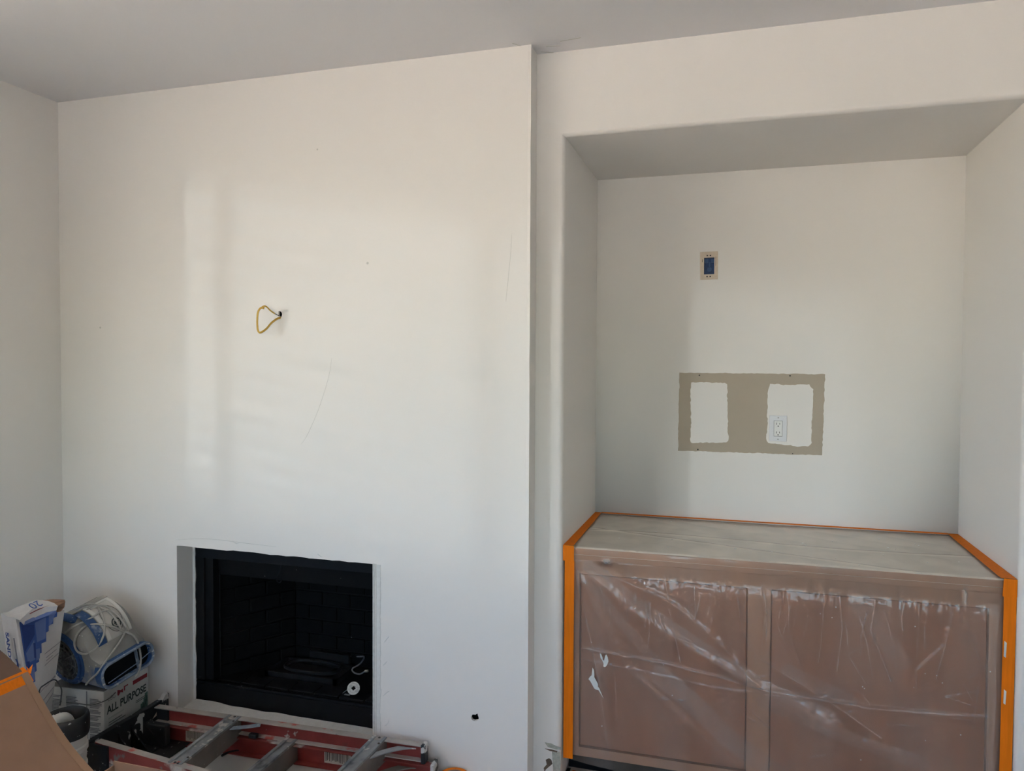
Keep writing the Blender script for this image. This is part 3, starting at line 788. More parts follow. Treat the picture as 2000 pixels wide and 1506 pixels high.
for k, (pl, hh, w) in enumerate(RIDGES):
    for a, b in zip(pl, pl[1:]):
        n = max(1, int((b - a).length / 0.05))
        for i in range(n + 1):
            q = a.lerp(b, i / n)
            for ix in (-1, 0, 1):
                for iz in (-1, 0, 1): GRID.setdefault((int(q.x / 0.08) + ix, int(q.y / 0.08) + iz), set()).add(k)
def front_d(x, z):
    d = 0.0; p = Vector((x, z))
    for k in GRID.get((int(x / 0.08), int(z / 0.08)), ()):
        pl, hh, w = RIDGES[k]
        m_ = min(seg_d(p, a, b) for a, b in zip(pl, pl[1:]))
        if m_ < 3.2 * w: d += hh * math.exp(-(m_ / w) ** 2)
    d += 0.007 * abs(noise.noise((x * 7 + z * 3, z * 2.5, 1.3))) + 0.0032 * noise.noise((x * 30, z * 8, 5)) + 0.0013 * noise.noise((x * 90, z * 45, 9))
    return d
BANDS = [([px_front(*p) for p in b_], w, g) for b_, w, g in (
    ([(1150, 1105), (1260, 1190), (1370, 1265), (1500, 1345), (1620, 1400)], 0.022, 0.42),
    ([(1140, 1120), (1200, 1200), (1260, 1270), (1330, 1340)], 0.018, 0.26),
    ([(1290, 1320), (1350, 1370), (1420, 1440), (1500, 1500), (1560, 1540)], 0.034, 0.38),
    ([(1490, 1370), (1560, 1400), (1680, 1450), (1800, 1490)], 0.022, 0.26),
    ([(1540, 1310), (1620, 1350), (1660, 1370)], 0.022, 0.32),
    ([(1680, 1180), (1720, 1240), (1760, 1290)], 0.030, 0.22),
    ([(1940, 1190), (1935, 1330), (1930, 1520)], 0.014, 0.36),
    ([(1160, 1150), (1172, 1260), (1180, 1400), (1190, 1510)], 0.014, 0.10))]
RG = [random.Random(k).choice((0.2, 0.4, 0.6, 0.9)) for k in range(len(RIDGES))]
def crease(x, z):
    # whitening along folds, also painted in as highlights, and where it lies double
    p = Vector((x, z)); c = 0.0
    for k in GRID.get((int(x / 0.08), int(z / 0.08)), ()):
        pl, hh, w = RIDGES[k]
        m_ = min(seg_d(p, a, b) for a, b in zip(pl, pl[1:]))
        ww = min(0.0026, w * 0.45)
        if m_ < 3 * ww: c = max(c, RG[k] * math.exp(-(m_ / ww) ** 2) * (0.35 + 1.1 * max(0, noise.noise((x * 22, z * 22, k)) + 0.2)))
    for pl, w, g in BANDS:
        m_ = min(seg_d(p, a, b) for a, b in zip(pl, pl[1:]))
        if m_ < 1.6 * w: c += g * max(0, min(1, (1.25 - m_ / w) * 3)) * (0.75 + 0.5 * noise.noise((x * 9, z * 9, 3)))
    # sky glints on loose folds, painted as white patches
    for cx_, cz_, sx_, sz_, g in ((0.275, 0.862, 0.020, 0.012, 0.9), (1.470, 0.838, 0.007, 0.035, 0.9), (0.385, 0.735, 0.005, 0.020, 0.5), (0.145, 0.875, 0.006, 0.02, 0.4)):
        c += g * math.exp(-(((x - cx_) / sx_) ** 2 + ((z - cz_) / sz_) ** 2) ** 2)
    c += 0.10 * max(0, noise.noise((x * 40, z * 26, 11)) - 0.15)
    return c
FX_A, FX_B = 0.126, 1.602
S_TOP, S_EDGE = 0.655, 0.052
S_FRONT = 0.80
S_ALL = S_TOP + S_EDGE + S_FRONT
def film(u, v):
    s_ = v * S_ALL; x = FX_A + (FX_B - FX_A) * u
    edge = min(u, 1 - u) * (FX_B - FX_A); damp = min(1.0, edge / 0.06)
    if s_ <= S_TOP:
        y = D2 - 0.012 - s_
        z = CT + 0.0015 + 0.0022 * damp * abs(noise.noise((x * 4.2 + y * 3, y * 5, 2))) + 0.0008 * noise.noise((x * 11 - y * 6, y * 9 + x * 3, 7))
        z += 0.002 * math.exp(-((y - 0.42 - 0.03 * math.sin(x * 4)) / 0.010) ** 2) * damp + 0.002 * math.exp(-((y - 0.25 + 0.30 * (x - 0.9)) / 0.010) ** 2) * damp
        return (x, y, z)
    if s_ <= S_TOP + S_EDGE:
        f = (s_ - S_TOP) / S_EDGE
        z = CT + 0.0015 - f * 0.05
        d = 0.0025 * abs(noise.noise((x * 12, z * 9, 4))) + 0.0022 * abs(noise.noise((x * 38, z * 6, 4))) + 0.004 * math.sin(math.pi * f) * abs(noise.noise((x * 3, 0, 8)))
        return (x, 0.1185 - d * damp - 0.002 * math.sin(math.pi * f), z)
    f = (s_ - S_TOP - S_EDGE) / S_FRONT
    zb = 0.083 - 0.035 * min(1, u * 4)
    z = CT + 0.0015 - 0.05 - f * (CT - 0.0485 - zb)
    sag = 0.008 * math.exp(-((z - 0.82) / 0.03) ** 2)
    d = front_d(x, z)
    # loose pleats that catch the daylight
    for cx_, cz_, sx_, sz_, hh in ((0.262, 0.862, 0.050, 0.020, 0.016), (1.470, 0.835, 0.010, 0.055, 0.014), (0.385, 0.735, 0.009, 0.035, 0.007)):
        d += hh * math.exp(-((x - cx_) / sx_) ** 2 - ((z - cz_) / sz_) ** 2)
    return (x, 0.1185 + (sag - d) * damp, z)
t = thing('plastic_sheet', (0.86, 0.13, 0.0), 'clear wrinkled plastic sheet taped over the whole cabinet', 'plastic sheet')
mb = MB().grid(film, 460, 360)
film_o = mb.build('film', mf, t, smooth=True, angle=70)
ca = film_o.data.attributes.new('crease', 'FLOAT', 'POINT')
off_ = MW[film_o].translation
ca.data.foreach_set('value', [crease(v.co.x + off_.x, v.co.z + off_.z) if v.co.z + off_.z < CT - 0.004 else 0.0 for v in film_o.data.vertices])
# light on the level part of the film painted as paler, denser haze
md = mf.copy(); md.name = 'lit_top_film'
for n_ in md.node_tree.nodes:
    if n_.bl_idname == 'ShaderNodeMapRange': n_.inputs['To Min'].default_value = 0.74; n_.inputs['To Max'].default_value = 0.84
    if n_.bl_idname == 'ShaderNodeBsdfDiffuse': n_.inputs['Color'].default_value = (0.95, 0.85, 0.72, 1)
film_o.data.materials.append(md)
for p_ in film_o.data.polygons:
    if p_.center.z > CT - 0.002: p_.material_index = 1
m_splat = mat('plaster_splat', (0.72, 0.72, 0.68), 0.7)
def splat(px, name='plaster_drip'):
    MB().plate([tuple(at(u, v, 0.110)) for u, v in px], (0, -0.0015, 0)).build(name, m_splat, t)
splat([(1171.5, 1276), (1174, 1277), (1177, 1284), (1177.5, 1289), (1180, 1290), (1182, 1281), (1184, 1278), (1187, 1284), (1188.5, 1292), (1185.5, 1299), (1182, 1303), (1178.5, 1302), (1179, 1296), (1176, 1289), (1173, 1285)])
splat([(1157.5, 1304), (1160, 1309), (1161, 1318), (1160.5, 1322), (1167, 1334), (1168.5, 1338), (1167.5, 1341), (1171, 1345), (1172, 1348), (1178.5, 1364), (1177.5, 1362), (1169, 1347.5), (1165, 1347), (1161, 1345), (1153, 1330), (1149.5, 1326.5), (1152, 1322), (1155.5, 1319)])
mb = MB()
rnd = random.Random(4)
for i in range(26):
    x, y = rnd.uniform(0.17, 1.55), rnd.uniform(0.14, 0.72)
    r = rnd.uniform(0.0016, 0.0042); a0 = rnd.random() * 3
    z = CT + 0.008
    mb.plate([(x + r*rnd.uniform(.5, 1.6)*math.cos(a0 + k*1.25), y + r*rnd.uniform(.5, 1.3)*math.sin(a0 + k*1.25), z) for k in range(5)], (0, 0, 0.0012))
for i in range(22):
    x, z = rnd.uniform(0.17, 1.55), rnd.uniform(0.12, 0.80)
    r = rnd.uniform(0.0010, 0.0022)
    mb.plate([(x + r*math.cos(k*1.25), 0.108, z + r*math.sin(k*1.25)) for k in range(5)], (0, -0.001, 0))
tag(mb.build('plaster_fleck', m_splat, t), kind='stuff')

# ---- orange tape
TG = 'orange tape strips holding the plastic'
def strip(pts, off, label, m=m_orange, jag=0.0):
    tag(MB().plate(pts, off).build('masking_tape', m, None), label, 'tape', TG)
strip([(0.114, 0.1120, 0.088), (0.151, 0.1120, 0.088), (0.152, 0.1120, 0.855), (0.115, 0.1120, 0.857)], (0, -0.0008, 0), 'long upright orange tape strip down the left front edge of the cabinet')
strip([(1.577, 0.1110, 0.02), (1.612, 0.1110, 0.02), (1.6165, 0.1110, 0.855), (1.580, 0.1110, 0.855)], (0, -0.0008, 0), 'long upright orange tape strip down the right front edge of the cabinet')
strip([(0.1085, 0.1095, 0.853), (0.151, 0.1095, 0.851), (0.151, 0.1095, 0.911), (0.1085, 0.1095, 0.912)], (0, -0.0008, 0), 'short square orange tape piece at the left end of the worktop edge')
strip([(1.575, 0.1080, 0.852), (1.6165, 0.1080, 0.853), (1.6165, 0.1080, 0.911), (1.578, 0.1080, 0.911)], (0, -0.0008, 0), 'short square orange tape piece at the right end of the worktop edge')
lt = [(0.1085, 0.112, 0.9115), (0.1085, 0.790, 0.9115), (0.139, 0.786, 0.9115), (0.148, 0.112, 0.9115)]
strip(lt, (0, 0, 0.0008), 'orange tape strip on the worktop along the left wall of the niche')
strip([(1.6155, 0.112, 0.9115), (1.6155, 0.790, 0.9115), (1.577, 0.790, 0.9115), (1.570, 0.112, 0.9115)], (0, 0, 0.0008), 'orange tape strip on the worktop along the right wall of the niche')
strip([(0.139, 0.764, 0.9128), (1.577, 0.764, 0.9128), (1.577, 0.791, 0.9128), (0.139, 0.791, 0.9128)], (0, 0, 0.0008), 'thin orange tape strip on the worktop along the niche back wall')
strip([(0.132, 0.02, 0.003), (0.180, 0.015, 0.003), (0.178, 0.180, 0.003), (0.136, 0.185, 0.003)], (0, 0, 0.0008), 'orange tape strip on the floor below the cabinet')
mb = MB().plate([(0.100, 0.0, 0.001), (0.13, -0.02, 0.001), (0.125, 0.20, 0.001), (0.112, 0.20, 0.001)], (0, 0, 0.001))
tag(mb.build('floor_strip', m_dark), 'black strip on the floor at the foot of the niche jamb', 'floor strip')
# scuffs of wall paint on the right tape
rt_tape = [o for o in bpy.data.objects if o.name == 'masking_tape.001'][0]
for z0, z1, x0 in ((0.655, 0.70, 1.583), (0.50, 0.54, 1.585)):
    MB().plate([(x0, 0.1100, z0), (x0 + 0.006, 0.1100, z0 - 0.004), (x0 + 0.008, 0.1100, z1), (x0 + 0.001, 0.1100, z1 + 0.006)], (0, -0.0005, 0)).build('paint_smear', m_splat, rt_tape)

# ================================================================== FLOOR PAPER
def pap(u, v):
    x = XL + 0.02 + 2.35 * u; y = -1.9 + 1.885 * v
    return (x, y, 0.0015 + 0.0015 * abs(noise.noise((x * 6, y * 6, 3))))
tag(MB().grid(pap, 60, 50).build('floor_paper', m_rosin, None, smooth=True), 'pale grey protective paper sheet laid over the floor under the ladder', 'floor paper')
# ================================================================== STEPLADDER, folded and lying on its back
m_red = mat('fibreglass_red', rgb(136, 62, 56), 0.55, var=0.15, vscale=14, splat=[(rgb(205, 200, 192), 9, 0.58, 0.10), (rgb(120, 118, 116), 16, 0.66, 0.06)])
m_redin = mat('fibreglass_red_clean', rgb(138, 58, 52), 0.55, var=0.2, vscale=14, splat=[(rgb(190, 180, 172), 22, 0.68, 0.05), (rgb(80, 60, 56), 7, 0.62, 0.12)])
m_flange = mat('rail_flange_painted', rgb(176, 168, 160), 0.6, var=0.12, vscale=18, splat=[(rgb(186, 92, 82), 11, 0.57, 0.06), (rgb(110, 108, 106), 30, 0.68, 0.05)])
m_alu = mat('aluminium_splattered', rgb(150, 152, 154), 0.45, 0.25, var=0.2, vscale=15, splat=[(rgb(214, 211, 204), 24, 0.60, 0.06), (rgb(96, 100, 106), 9, 0.60, 0.10)])
m_alu_side = mat('aluminium_grey', rgb(128, 122, 116), 0.5, 0.2, var=0.15, vscale=12, splat=[(rgb(190, 186, 180), 60, 0.70, 0.03)])
m_cap = mat('cap_black', (0.012, 0.012, 0.013), 0.5, splat=[(rgb(170, 168, 164), 26, 0.67, 0.03), (rgb(205, 203, 198), 70, 0.70, 0.02)])
m_caprim = mat('cap_black_rim', (0.014, 0.014, 0.015), 0.5, splat=[(rgb(200, 198, 194), 22, 0.55, 0.03)])
m_label = mat('label_grey', rgb(196, 190, 180), 0.6, var=0.06, vscale=60)
m_labeltxt = mat('label_ink', rgb(70, 66, 62), 0.7)
m_strap = mat('spreader_blue_grey', rgb(146, 158, 172), 0.5, 0.3, var=0.15, vscale=30, splat=[(rgb(214, 212, 208), 40, 0.62, 0.05)])
t = thing('stepladder', (-1.0, -0.27, 0.0), 'short red fibreglass stepladder with paint-splattered metal steps lying flat on the floor', 'ladder')
LX0, LX1 = -1.597, -0.392
def yF(x): return -0.088 + 0.030 * (x - LX0)           # outer face of the far rail
def yN(x): return -0.424 - 0.118 * (x - LX0)           # outer face of the near rail
def rail(x0, x1, yf, sgn, z0, z1, depth, name, mweb, mtop, mbot):
    """C channel lying on its side, open towards the middle of the ladder"""
    r = MB().hexa([(x0, yf(x0), z0), (x1, yf(x1), z0), (x1, yf(x1) + sgn*0.004, z0), (x0, yf(x0) + sgn*0.004, z0),
                   (x0, yf(x0), z1), (x1, yf(x1), z1), (x1, yf(x1) + sgn*0.004, z1), (x0, yf(x0) + sgn*0.004, z1)]).build(name, mweb, t)
    for za, zb, m_, dp in ((z1 - 0.004, z1, mtop, depth), (z0, z0 + 0.004, mbot, depth * 0.9)):
        MB().hexa([(x0, yf(x0) + sgn*0.0041, za), (x1, yf(x1) + sgn*0.0041, za), (x1, yf(x1) + sgn*dp, za), (x0, yf(x0) + sgn*dp, za),
                   (x0, yf(x0), zb + 0.0004), (x1, yf(x1), zb + 0.0004), (x1, yf(x1) + sgn*dp, zb), (x0, yf(x0) + sgn*dp, zb)]).build('flange', m_, r)
    return r
rail(LX0, LX1, yF, -1, 0.086, 0.150, 0.030, 'front_rail', m_redin, m_flange, m_flange)
rail(LX0, LX1, yN, 1, 0.086, 0.150, 0.030, 'front_rail', m_red, m_flange, m_flange)
rear_far = rail(LX0 + 0.03, LX1 + 0.035, lambda x: yF(x) - 0.004, -1, 0.004, 0.080, 0.034, 'rear_rail', m_redin, m_red, m_redin)
rail(LX0 + 0.03, LX1 + 0.035, lambda x: yN(x) + 0.004, 1, 0.004, 0.080, 0.034, 'rear_rail', m_red, m_red, m_redin)
# warning labels on the far rear rail
def rail_label(x0, x1):
    z0, z1 = 0.016, 0.072
    y = lambda x: yF(x) - 0.0085
    lb = MB().hexa([(x0, y(x0) - 0.0006, z0), (x1, y(x1) - 0.0006, z0), (x1, y(x1), z0), (x0, y(x0), z0), (x0, y(x0) - 0.0006, z1), (x1, y(x1) - 0.0006, z1), (x1, y(x1), z1), (x0, y(x0), z1)]).build('warning_label', m_label, rear_far)
    mb = MB(); rnd = random.Random(int(x0 * 100)); x = x0 + 0.006
    while x < x1 - 0.006:
        w = rnd.choice((0.0012, 0.0016, 0.003)); h = rnd.uniform(0.5, 1.0)
        mb.box((x, y(x) - 0.0012, z0 + 0.006 + (1 - h) * 0.02), (x + w, y(x) - 0.0006, z1 - 0.006))
        x += w + rnd.choice((0.0022, 0.003, 0.005))
    tag(mb.build('label_print', m_labeltxt, rear_far), kind='stuff')
rail_label(-1.46, -1.33); rail_label(-0.815, -0.70)
# steps: aluminium treads standing on edge between the rails
def step(xf, xn, w, z0, z1, name, rivets=True):
    a, b = yF(xf) - 0.006, yN(xn) + 0.006
    def q(x, y): return (x, y)
    tread = MB()
    tread.hexa([(xf, a, z0), (xf + w, a, z0), (xn + w, b, z0), (xn, b, z0), (xf, a, z1 - 0.006), (xf + w, a, z1 - 0.006), (xn + w, b, z1 - 0.006), (xn, b, z1 - 0.006)])
    s_ = tread.build(name, m_alu_side, t)
    for o0, o1 in ((0.0, 0.012), (w - 0.012, w)):
        MB().hexa([(xf + o0, a, z1 - 0.006), (xf + o1, a, z1 - 0.006), (xn + o1, b, z1 - 0.006), (xn + o0, b, z1 - 0.006),
                   (xf + o0, a, z1 + 0.003), (xf + o1, a, z1 + 0.003), (xn + o1, b, z1 + 0.003), (xn + o0, b, z1 + 0.003)]).build('tread_ridge', m_alu, s_)
    MB().hexa([(xf + 0.012, a, z1 - 0.006), (xf + w - 0.012, a, z1 - 0.006), (xn + w - 0.012, b, z1 - 0.006), (xn + 0.012, b, z1 - 0.006),
               (xf + 0.012, a, z1 - 0.004), (xf + w - 0.012, a, z1 - 0.004), (xn + w - 0.012, b, z1 - 0.004), (xn + 0.012, b, z1 - 0.004)]).build('tread_web', m_alu, s_)
    if rivets:
        for f in (0.12, 0.88):
            x, y = xf + (xn - xf) * f + w - 0.006, a + (b - a) * f
            MB().lathe([(0.0045, 0), (0.0045, 0.002), (0.002, 0.003)], 10, Matrix.Translation((x, y, z1 + 0.003))).build('rivet', m_labeltxt, s_)
    return s_
step(-1.252, -1.225, 0.058, 0.066, 0.150, 'step')
step(-0.602, -0.610, 0.056, 0.066, 0.152, 'step')
step(-0.985, -0.985, 0.050, 0.006, 0.090, 'rear_brace', False)
# rail rivets
for x in (-1.22, -1.205, -0.575):
    MB().lathe([(0.005, 0), (0.005, 0.002), (0.002, 0.0032)], 10, Matrix.Translation((x, yF(x) - 0.014, 0.150))).build('rivet', m_labeltxt, t)
    MB().lathe([(0.005, 0), (0.005, 0.002), (0.002, 0.0032)], 10, Matrix.Translation((x + 0.02, yN(x) + 0.014, 0.150))).build('rivet', m_labeltxt, t)
# spreader bar end beside the upper step
P = [(-1.205, -0.160, 0.135), (-1.17, -0.140, 0.134), (-1.13, -0.122, 0.136), (-1.085, -0.108, 0.143)]
mb = MB()
for i in range(3):
    a, b = Vector(P[i]), Vector(P[i+1])
    w = Vector((0.006, -0.012, 0))
    mb.hexa([a - w, b - w, b + w, a + w, a - w + Vector((0, 0, .003)), b - w + Vector((0, 0, .003)), b + w + Vector((0, 0, .003)), a + w + Vector((0, 0, .003))])
mb.build('spreader', m_strap, t, merge=True)
MB().box((-1.135, -0.118, 0.088), (-1.10, -0.098, 0.104)).build('spreader_block', m_blackpl, t, bevel=0.002)
# knee braces between the lower step and the rails
def knee(z, y_in, m_, wide):
    for side in (0, 1):
        pts_o = []; pts_i = []
        for k in range(9):
            f = k / 8
            x = -0.560 + 0.145 * f
            yr = (yF(x) - 0.032) if side == 0 else (yN(x) + 0.032)
            depth_ = y_in * (1 - f) ** 1.7
            sg = -1 if side == 0 else 1
            pts_o.append((x, yr + sg * depth_, z)); pts_i.append((x, yr + sg * max(0.0, depth_ - wide * (1 - 0.5 * f)), z))
        mb = MB()
        for k in range(8):
            mb.hexa([pts_i[k], pts_i[k+1], pts_o[k+1], pts_o[k]] + [(p[0], p[1], p[2] + 0.004) for p in (pts_i[k], pts_i[k+1], pts_o[k+1], pts_o[k])])
        mb.build('knee_brace', m_, t, merge=True)
knee(0.136, 0.130, m_alu, 0.050); knee(0.060, 0.150, m_alu_side, 0.060)
# rubber feet
for yf, sg in ((yF, -1), (yN, 1)):
    x = LX1
    MB().hexa([(x - 0.004, yf(x) - sg*0.003, 0.082), (x + 0.014, yf(x) - sg*0.003, 0.082), (x + 0.014, yf(x) + sg*0.034, 0.082), (x - 0.004, yf(x) + sg*0.034, 0.082),
               (x - 0.004, yf(x) - sg*0.003, 0.155), (x + 0.014, yf(x) - sg*0.003, 0.155), (x + 0.014, yf(x) + sg*0.034, 0.155), (x - 0.004, yf(x) + sg*0.034, 0.155)]).build('foot', m_caprim, t, bevel=0.004)
    x = LX1 + 0.035
    MB().hexa([(x, yf(x) - sg*0.012, 0.001), (x + 0.016, yf(x) - sg*0.012, 0.001), (x + 0.020, yf(x) + sg*0.045, 0.001), (x + 0.004, yf(x) + sg*0.045, 0.001),
               (x, yf(x) - sg*0.012, 0.090), (x + 0.016, yf(x) - sg*0.012, 0.090), (x + 0.020, yf(x) + sg*0.045, 0.090), (x + 0.004, yf(x) + sg*0.045, 0.090)]).build('foot', m_caprim, t, bevel=0.004)
# moulded black top cap standing on edge at the left end
ct_ = []
ya, yb = -0.438, -0.022
top = lambda y: 0.158 + 0.004 * noise.noise((y * 20, 0, 0)) + (0.018 if y > -0.05 else 0)
mb = MB()
n = 26
for i in range(n):
    y0, y1 = ya + (yb - ya) * i / n, ya + (yb - ya) * (i + 1) / n
    mb.hexa([(-1.625, y0, 0.002), (-1.608, y0, 0.002), (-1.608, y1, 0.002), (-1.625, y1, 0.002), (-1.625, y0, top(y0)), (-1.608, y0, top(y0) - .004), (-1.608, y1, top(y1) - .004), (-1.625, y1, top(y1))])
cap_ = mb.build('top_cap', m_caprim, t, merge=True)
MB().box((-1.608, ya + 0.02, 0.004), (-1.440, yb - 0.06, 0.012)).build('cap_tray', m_cap, cap_)
MB().box((-1.606, ya + 0.045, 0.012), (-1.525, yb - 0.12, 0.018)).build('cap_rib', m_cap, cap_)
for y in (-0.36, -0.30, -0.235, -0.17):
    MB().hexa([(-1.608, y, 0.012), (-1.50, y, 0.012), (-1.50, y + 0.006, 0.012), (-1.608, y + 0.006, 0.012), (-1.608, y, 0.13), (-1.595, y, 0.10), (-1.595, y + 0.006, 0.10), (-1.608, y + 0.006, 0.13)]).build('cap_rib', m_cap, cap_)
MB().box((-1.606, -0.165, 0.020), (-1.500, -0.135, 0.105)).build('hinge_block', m_cap, cap_, bevel=0.006)
MB().box((-1.606, yb - 0.075, 0.012), (-1.545, yb - 0.065, 0.14)).build('cap_end', m_cap, cap_, bevel=0.003)
MB().box((-1.606, ya - 0.004, 0.002), (-1.52, ya + 0.006, 0.15)).build('cap_end', m_cap, cap_, bevel=0.003)
MB().plate([(-1.6072, -0.118, 0.098), (-1.6072, -0.085, 0.125), (-1.6072, -0.068, 0.134), (-1.6072, -0.064, 0.126), (-1.6072, -0.090, 0.104)], (0.001, 0, 0)).build('cap_slot', mat('slot_light', rgb(214, 190, 172), 0.7), cap_)
for y, z, r in ((-0.215, 0.055, 0.011), (-0.235, 0.030, 0.010), (-0.285, 0.042, 0.008), (-0.33, 0.05, 0.013)):
    MB().lathe([(r, 0), (r * 0.8, 0.003)], 12, Matrix.Translation((-1.5945, y, z)) @ Matrix.Rotation(math.radians(90), 4, 'Y')).build('cap_bolt', m_alu_side, cap_)
# loose black cord inside the rails
P = curve_pts([atz(u, v, 0.008) for u, v in [(433, 1476), (445, 1470), (465, 1466), (485, 1463), (499, 1464)]], 5)
tag(MB().tube(P, [0.005] * len(P), 8).build('black_strap', m_blackpl), 'short black strap lying on the paper between the ladder rails', 'strap')

# ================================================================== JOINT COMPOUND CARTON
m_card_w = mat('carton_white', rgb(196, 196, 192), 0.6, var=0.04, vscale=20)
m_card_g = mat('carton_top_grey', rgb(120, 116, 112), 0.7, var=0.08, vscale=20)
m_ink_d = mat('ink_dark_green', rgb(38, 50, 48), 0.6)
m_ink_g = mat('ink_grey', rgb(120, 120, 122), 0.7)
m_ink_r = mat('ink_red', rgb(136, 30, 42), 0.6)
m_ink_gr = mat('ink_green', rgb(84, 118, 108), 0.6)
m_ink_gr2 = mat('ink_green_dark', rgb(50, 78, 74), 0.6)
BA = math.radians(4.5)
BW, BL, BH = 0.262, 0.262, 0.276
t = thing('compound_carton', (-1.682, -0.295, 0.002), 'white printed carton of all purpose joint compound on the floor under the blower', 'carton', rot=(0, 0, BA))
MB().box((-BW, 0, 0), (0, BL, BH)).build('carton_body', m_card_w, t, world=False, bevel=0.003)
MB().box((-BW + 0.002, 0.002, BH + 0.0002), (-0.002, BL - 0.002, BH + 0.003)).build('carton_flap', m_card_g, t, world=False)
LR = MW[t].to_3x3()
def on_face(y, z): return (0.0006, y, z)
letters('ALL PURPOSE', 0.044, (0, 0.016, 0.178), (0, 1, 0), (0, 0, 1), m_ink_d, t, 'headline_print', world=False, bold=0.0013, sx=0.86)
letters('USG', 0.026, (0, 0.020, 0.228), (0, 1, 0), (0, 0, 1), m_ink_g, t, 'brand_print', world=False, sx=0.9)
MB().box((0.0, 0.024, 0.153), (0.0007, 0.110, 0.160)).build('subtitle_print', mat('ink_pale', rgb(176, 180, 176), 0.7), t, world=False)
def face_bar(y0, y1, z0, z1, m_, name='print_bar'):
    return MB().box((0.0, y0, z0), (0.0007, y1, z1)).build(name, m_, t, world=False)
face_bar(0.165, 0.252, 0.236, 0.253, m_ink_r)
MB().plate([(0, 0.075, 0.230), (0, 0.082, 0.227), (0, 0.092, 0.237), (0, 0.106, 0.230), (0, 0.106, 0.246), (0, 0.095, 0.244), (0, 0.084, 0.249), (0, 0.075, 0.252)], (0.0007, 0, 0)).build('print_mark', m_ink_r, t, world=False)
MB().plate([(0, 0.112, 0.234), (0, 0.118, 0.234), (0, 0.118, 0.248), (0, 0.136, 0.248), (0, 0.136, 0.253), (0, 0.112, 0.253)], (0.0007, 0, 0)).build('print_mark', m_ink_r, t, world=False)
mb = MB()
rnd = random.Random(3)
for i in range(11):
    z = 0.138 - i * 0.0100
    mb.box((0.0, 0.024, z), (0.0007, 0.024 + rnd.uniform(0.06, 0.125) * (0.6 if i == 2 else 1), z + 0.0022))
for i in range(2):
    mb.box((0.0, 0.182, 0.158 - i * 0.007), (0.0007, 0.242, 0.160 - i * 0.007))
tag(mb.build('text_lines', m_ink_d, t, world=False), kind='stuff')
# stepped skyline of green blocks
mb = MB(); rnd = random.Random(8)
for i in range(8):
    y = 0.186 + i * 0.0085
    h_ = 0.020 + 0.011 * i + rnd.uniform(-0.006, 0.006)
    mb.box((0.0, y, 0.088), (0.0006, y + 0.0085, 0.078 + h_))
tag(mb.build('green_print', m_ink_gr, t, world=False), kind='stuff')
mb = MB()
for i in range(5):
    y = 0.208 + i * 0.0095
    mb.box((0.0, y, 0.090 + 0.010 * i), (0.0009, y + 0.006, 0.108 + 0.012 * i))
tag(mb.build('green_print_dark', m_ink_gr2, t, world=False), kind='stuff')
# grey small print on the side facing the room
mb = MB(); rnd = random.Random(12)
for c0, c1 in ((-0.246, -0.190), (-0.178, -0.100), (-0.066, -0.008)):
    z = 0.240
    while z > 0.03:
        if rnd.random() > 0.14: mb.box((c0, -0.0007, z), (c0 + (c1 - c0) * rnd.uniform(0.55, 1.0), 0.0, z + 0.0034))
        z -= 0.0056
tag(mb.build('small_print', m_ink_g, t, world=False), kind='stuff')
MB().box((-0.082, -0.0008, 0.004), (-0.078, 0.0, 0.272)).build('fold_line', m_ink_g, t, world=False)
MB().box((-0.068, -0.0009, 0.010), (-0.038, 0.0, 0.026)).build('print_badge', m_ink_d, t, world=False)

# ================================================================== AIR MOVER on the carton
m_pl_grey = mat('blower_grey', rgb(146, 143, 136), 0.6, var=0.2, vscale=10, splat=[(rgb(70, 96, 138), 7, 0.55, 0.12), (rgb(216, 214, 208), 60, 0.68, 0.03)])
m_pl_blue = mat('blower_blue', rgb(40, 74, 122), 0.55, var=0.2, vscale=12, splat=[(rgb(150, 158, 168), 16, 0.58, 0.10), (rgb(210, 208, 204), 70, 0.68, 0.03)])
m_pl_rim = mat('blower_rim', rgb(120, 134, 152), 0.5, var=0.2, vscale=30, splat=[(rgb(200, 198, 194), 50, 0.60, 0.05)])
m_panel = mat('blower_panel', rgb(190, 186, 178), 0.5, var=0.06, vscale=20)
m_panel2 = mat('blower_panel_light', rgb(206, 203, 196), 0.5)
m_cord = mat('cord_grey', rgb(168, 164, 156), 0.5, var=0.12, vscale=60)
m_grille2 = mat('grille_grey', rgb(92, 92, 90), 0.8, var=0.3, vscale=60)
m_grille = mat('intake_dust', rgb(70, 70, 70), 0.9, var=0.4, vscale=40, splat=[(rgb(120, 120, 118), 40, 0.58, 0.05), ((0.004, 0.004, 0.004), 18, 0.60, 0.02)])
t = thing('air_mover', (-1.806, -0.186, 0.2990), 'dusty blue and grey carpet blower with its cord wrapped around it, on the carton', 'blower', rot=(math.radians(11), 0, -math.radians(9)), scale=0.91)
R_, CZ_ = 0.150, 0.182
prof = [(0.185, 0.030), (0.10, 0.030), (0.03, 0.031)]
for k in range(25):
    a = math.radians(-95 - k * (250 / 24))
    prof.append((R_ * math.cos(a), CZ_ + R_ * math.sin(a)))
prof += [(0.166, 0.165), (0.185, 0.138)]
HWD = 0.112
mb = MB()
rows = [(-HWD, 0.74), (-HWD + 0.018, 0.86), (-HWD + 0.042, 0.96), (-HWD + 0.065, 1.0), (HWD - 0.03, 1.0), (HWD - 0.012, 0.95), (HWD, 0.86)]
np_ = len(prof)
cxm, czm = 0.04, 0.155
vs_ = []
for y, sc in rows:
    for (x, z) in prof:
        zz = czm + (z - czm) * sc if z > 0.05 else z
        xx = cxm + (x - cxm) * sc if x < 0.18 else x
        vs_.append((xx, y, zz))
fs_ = []
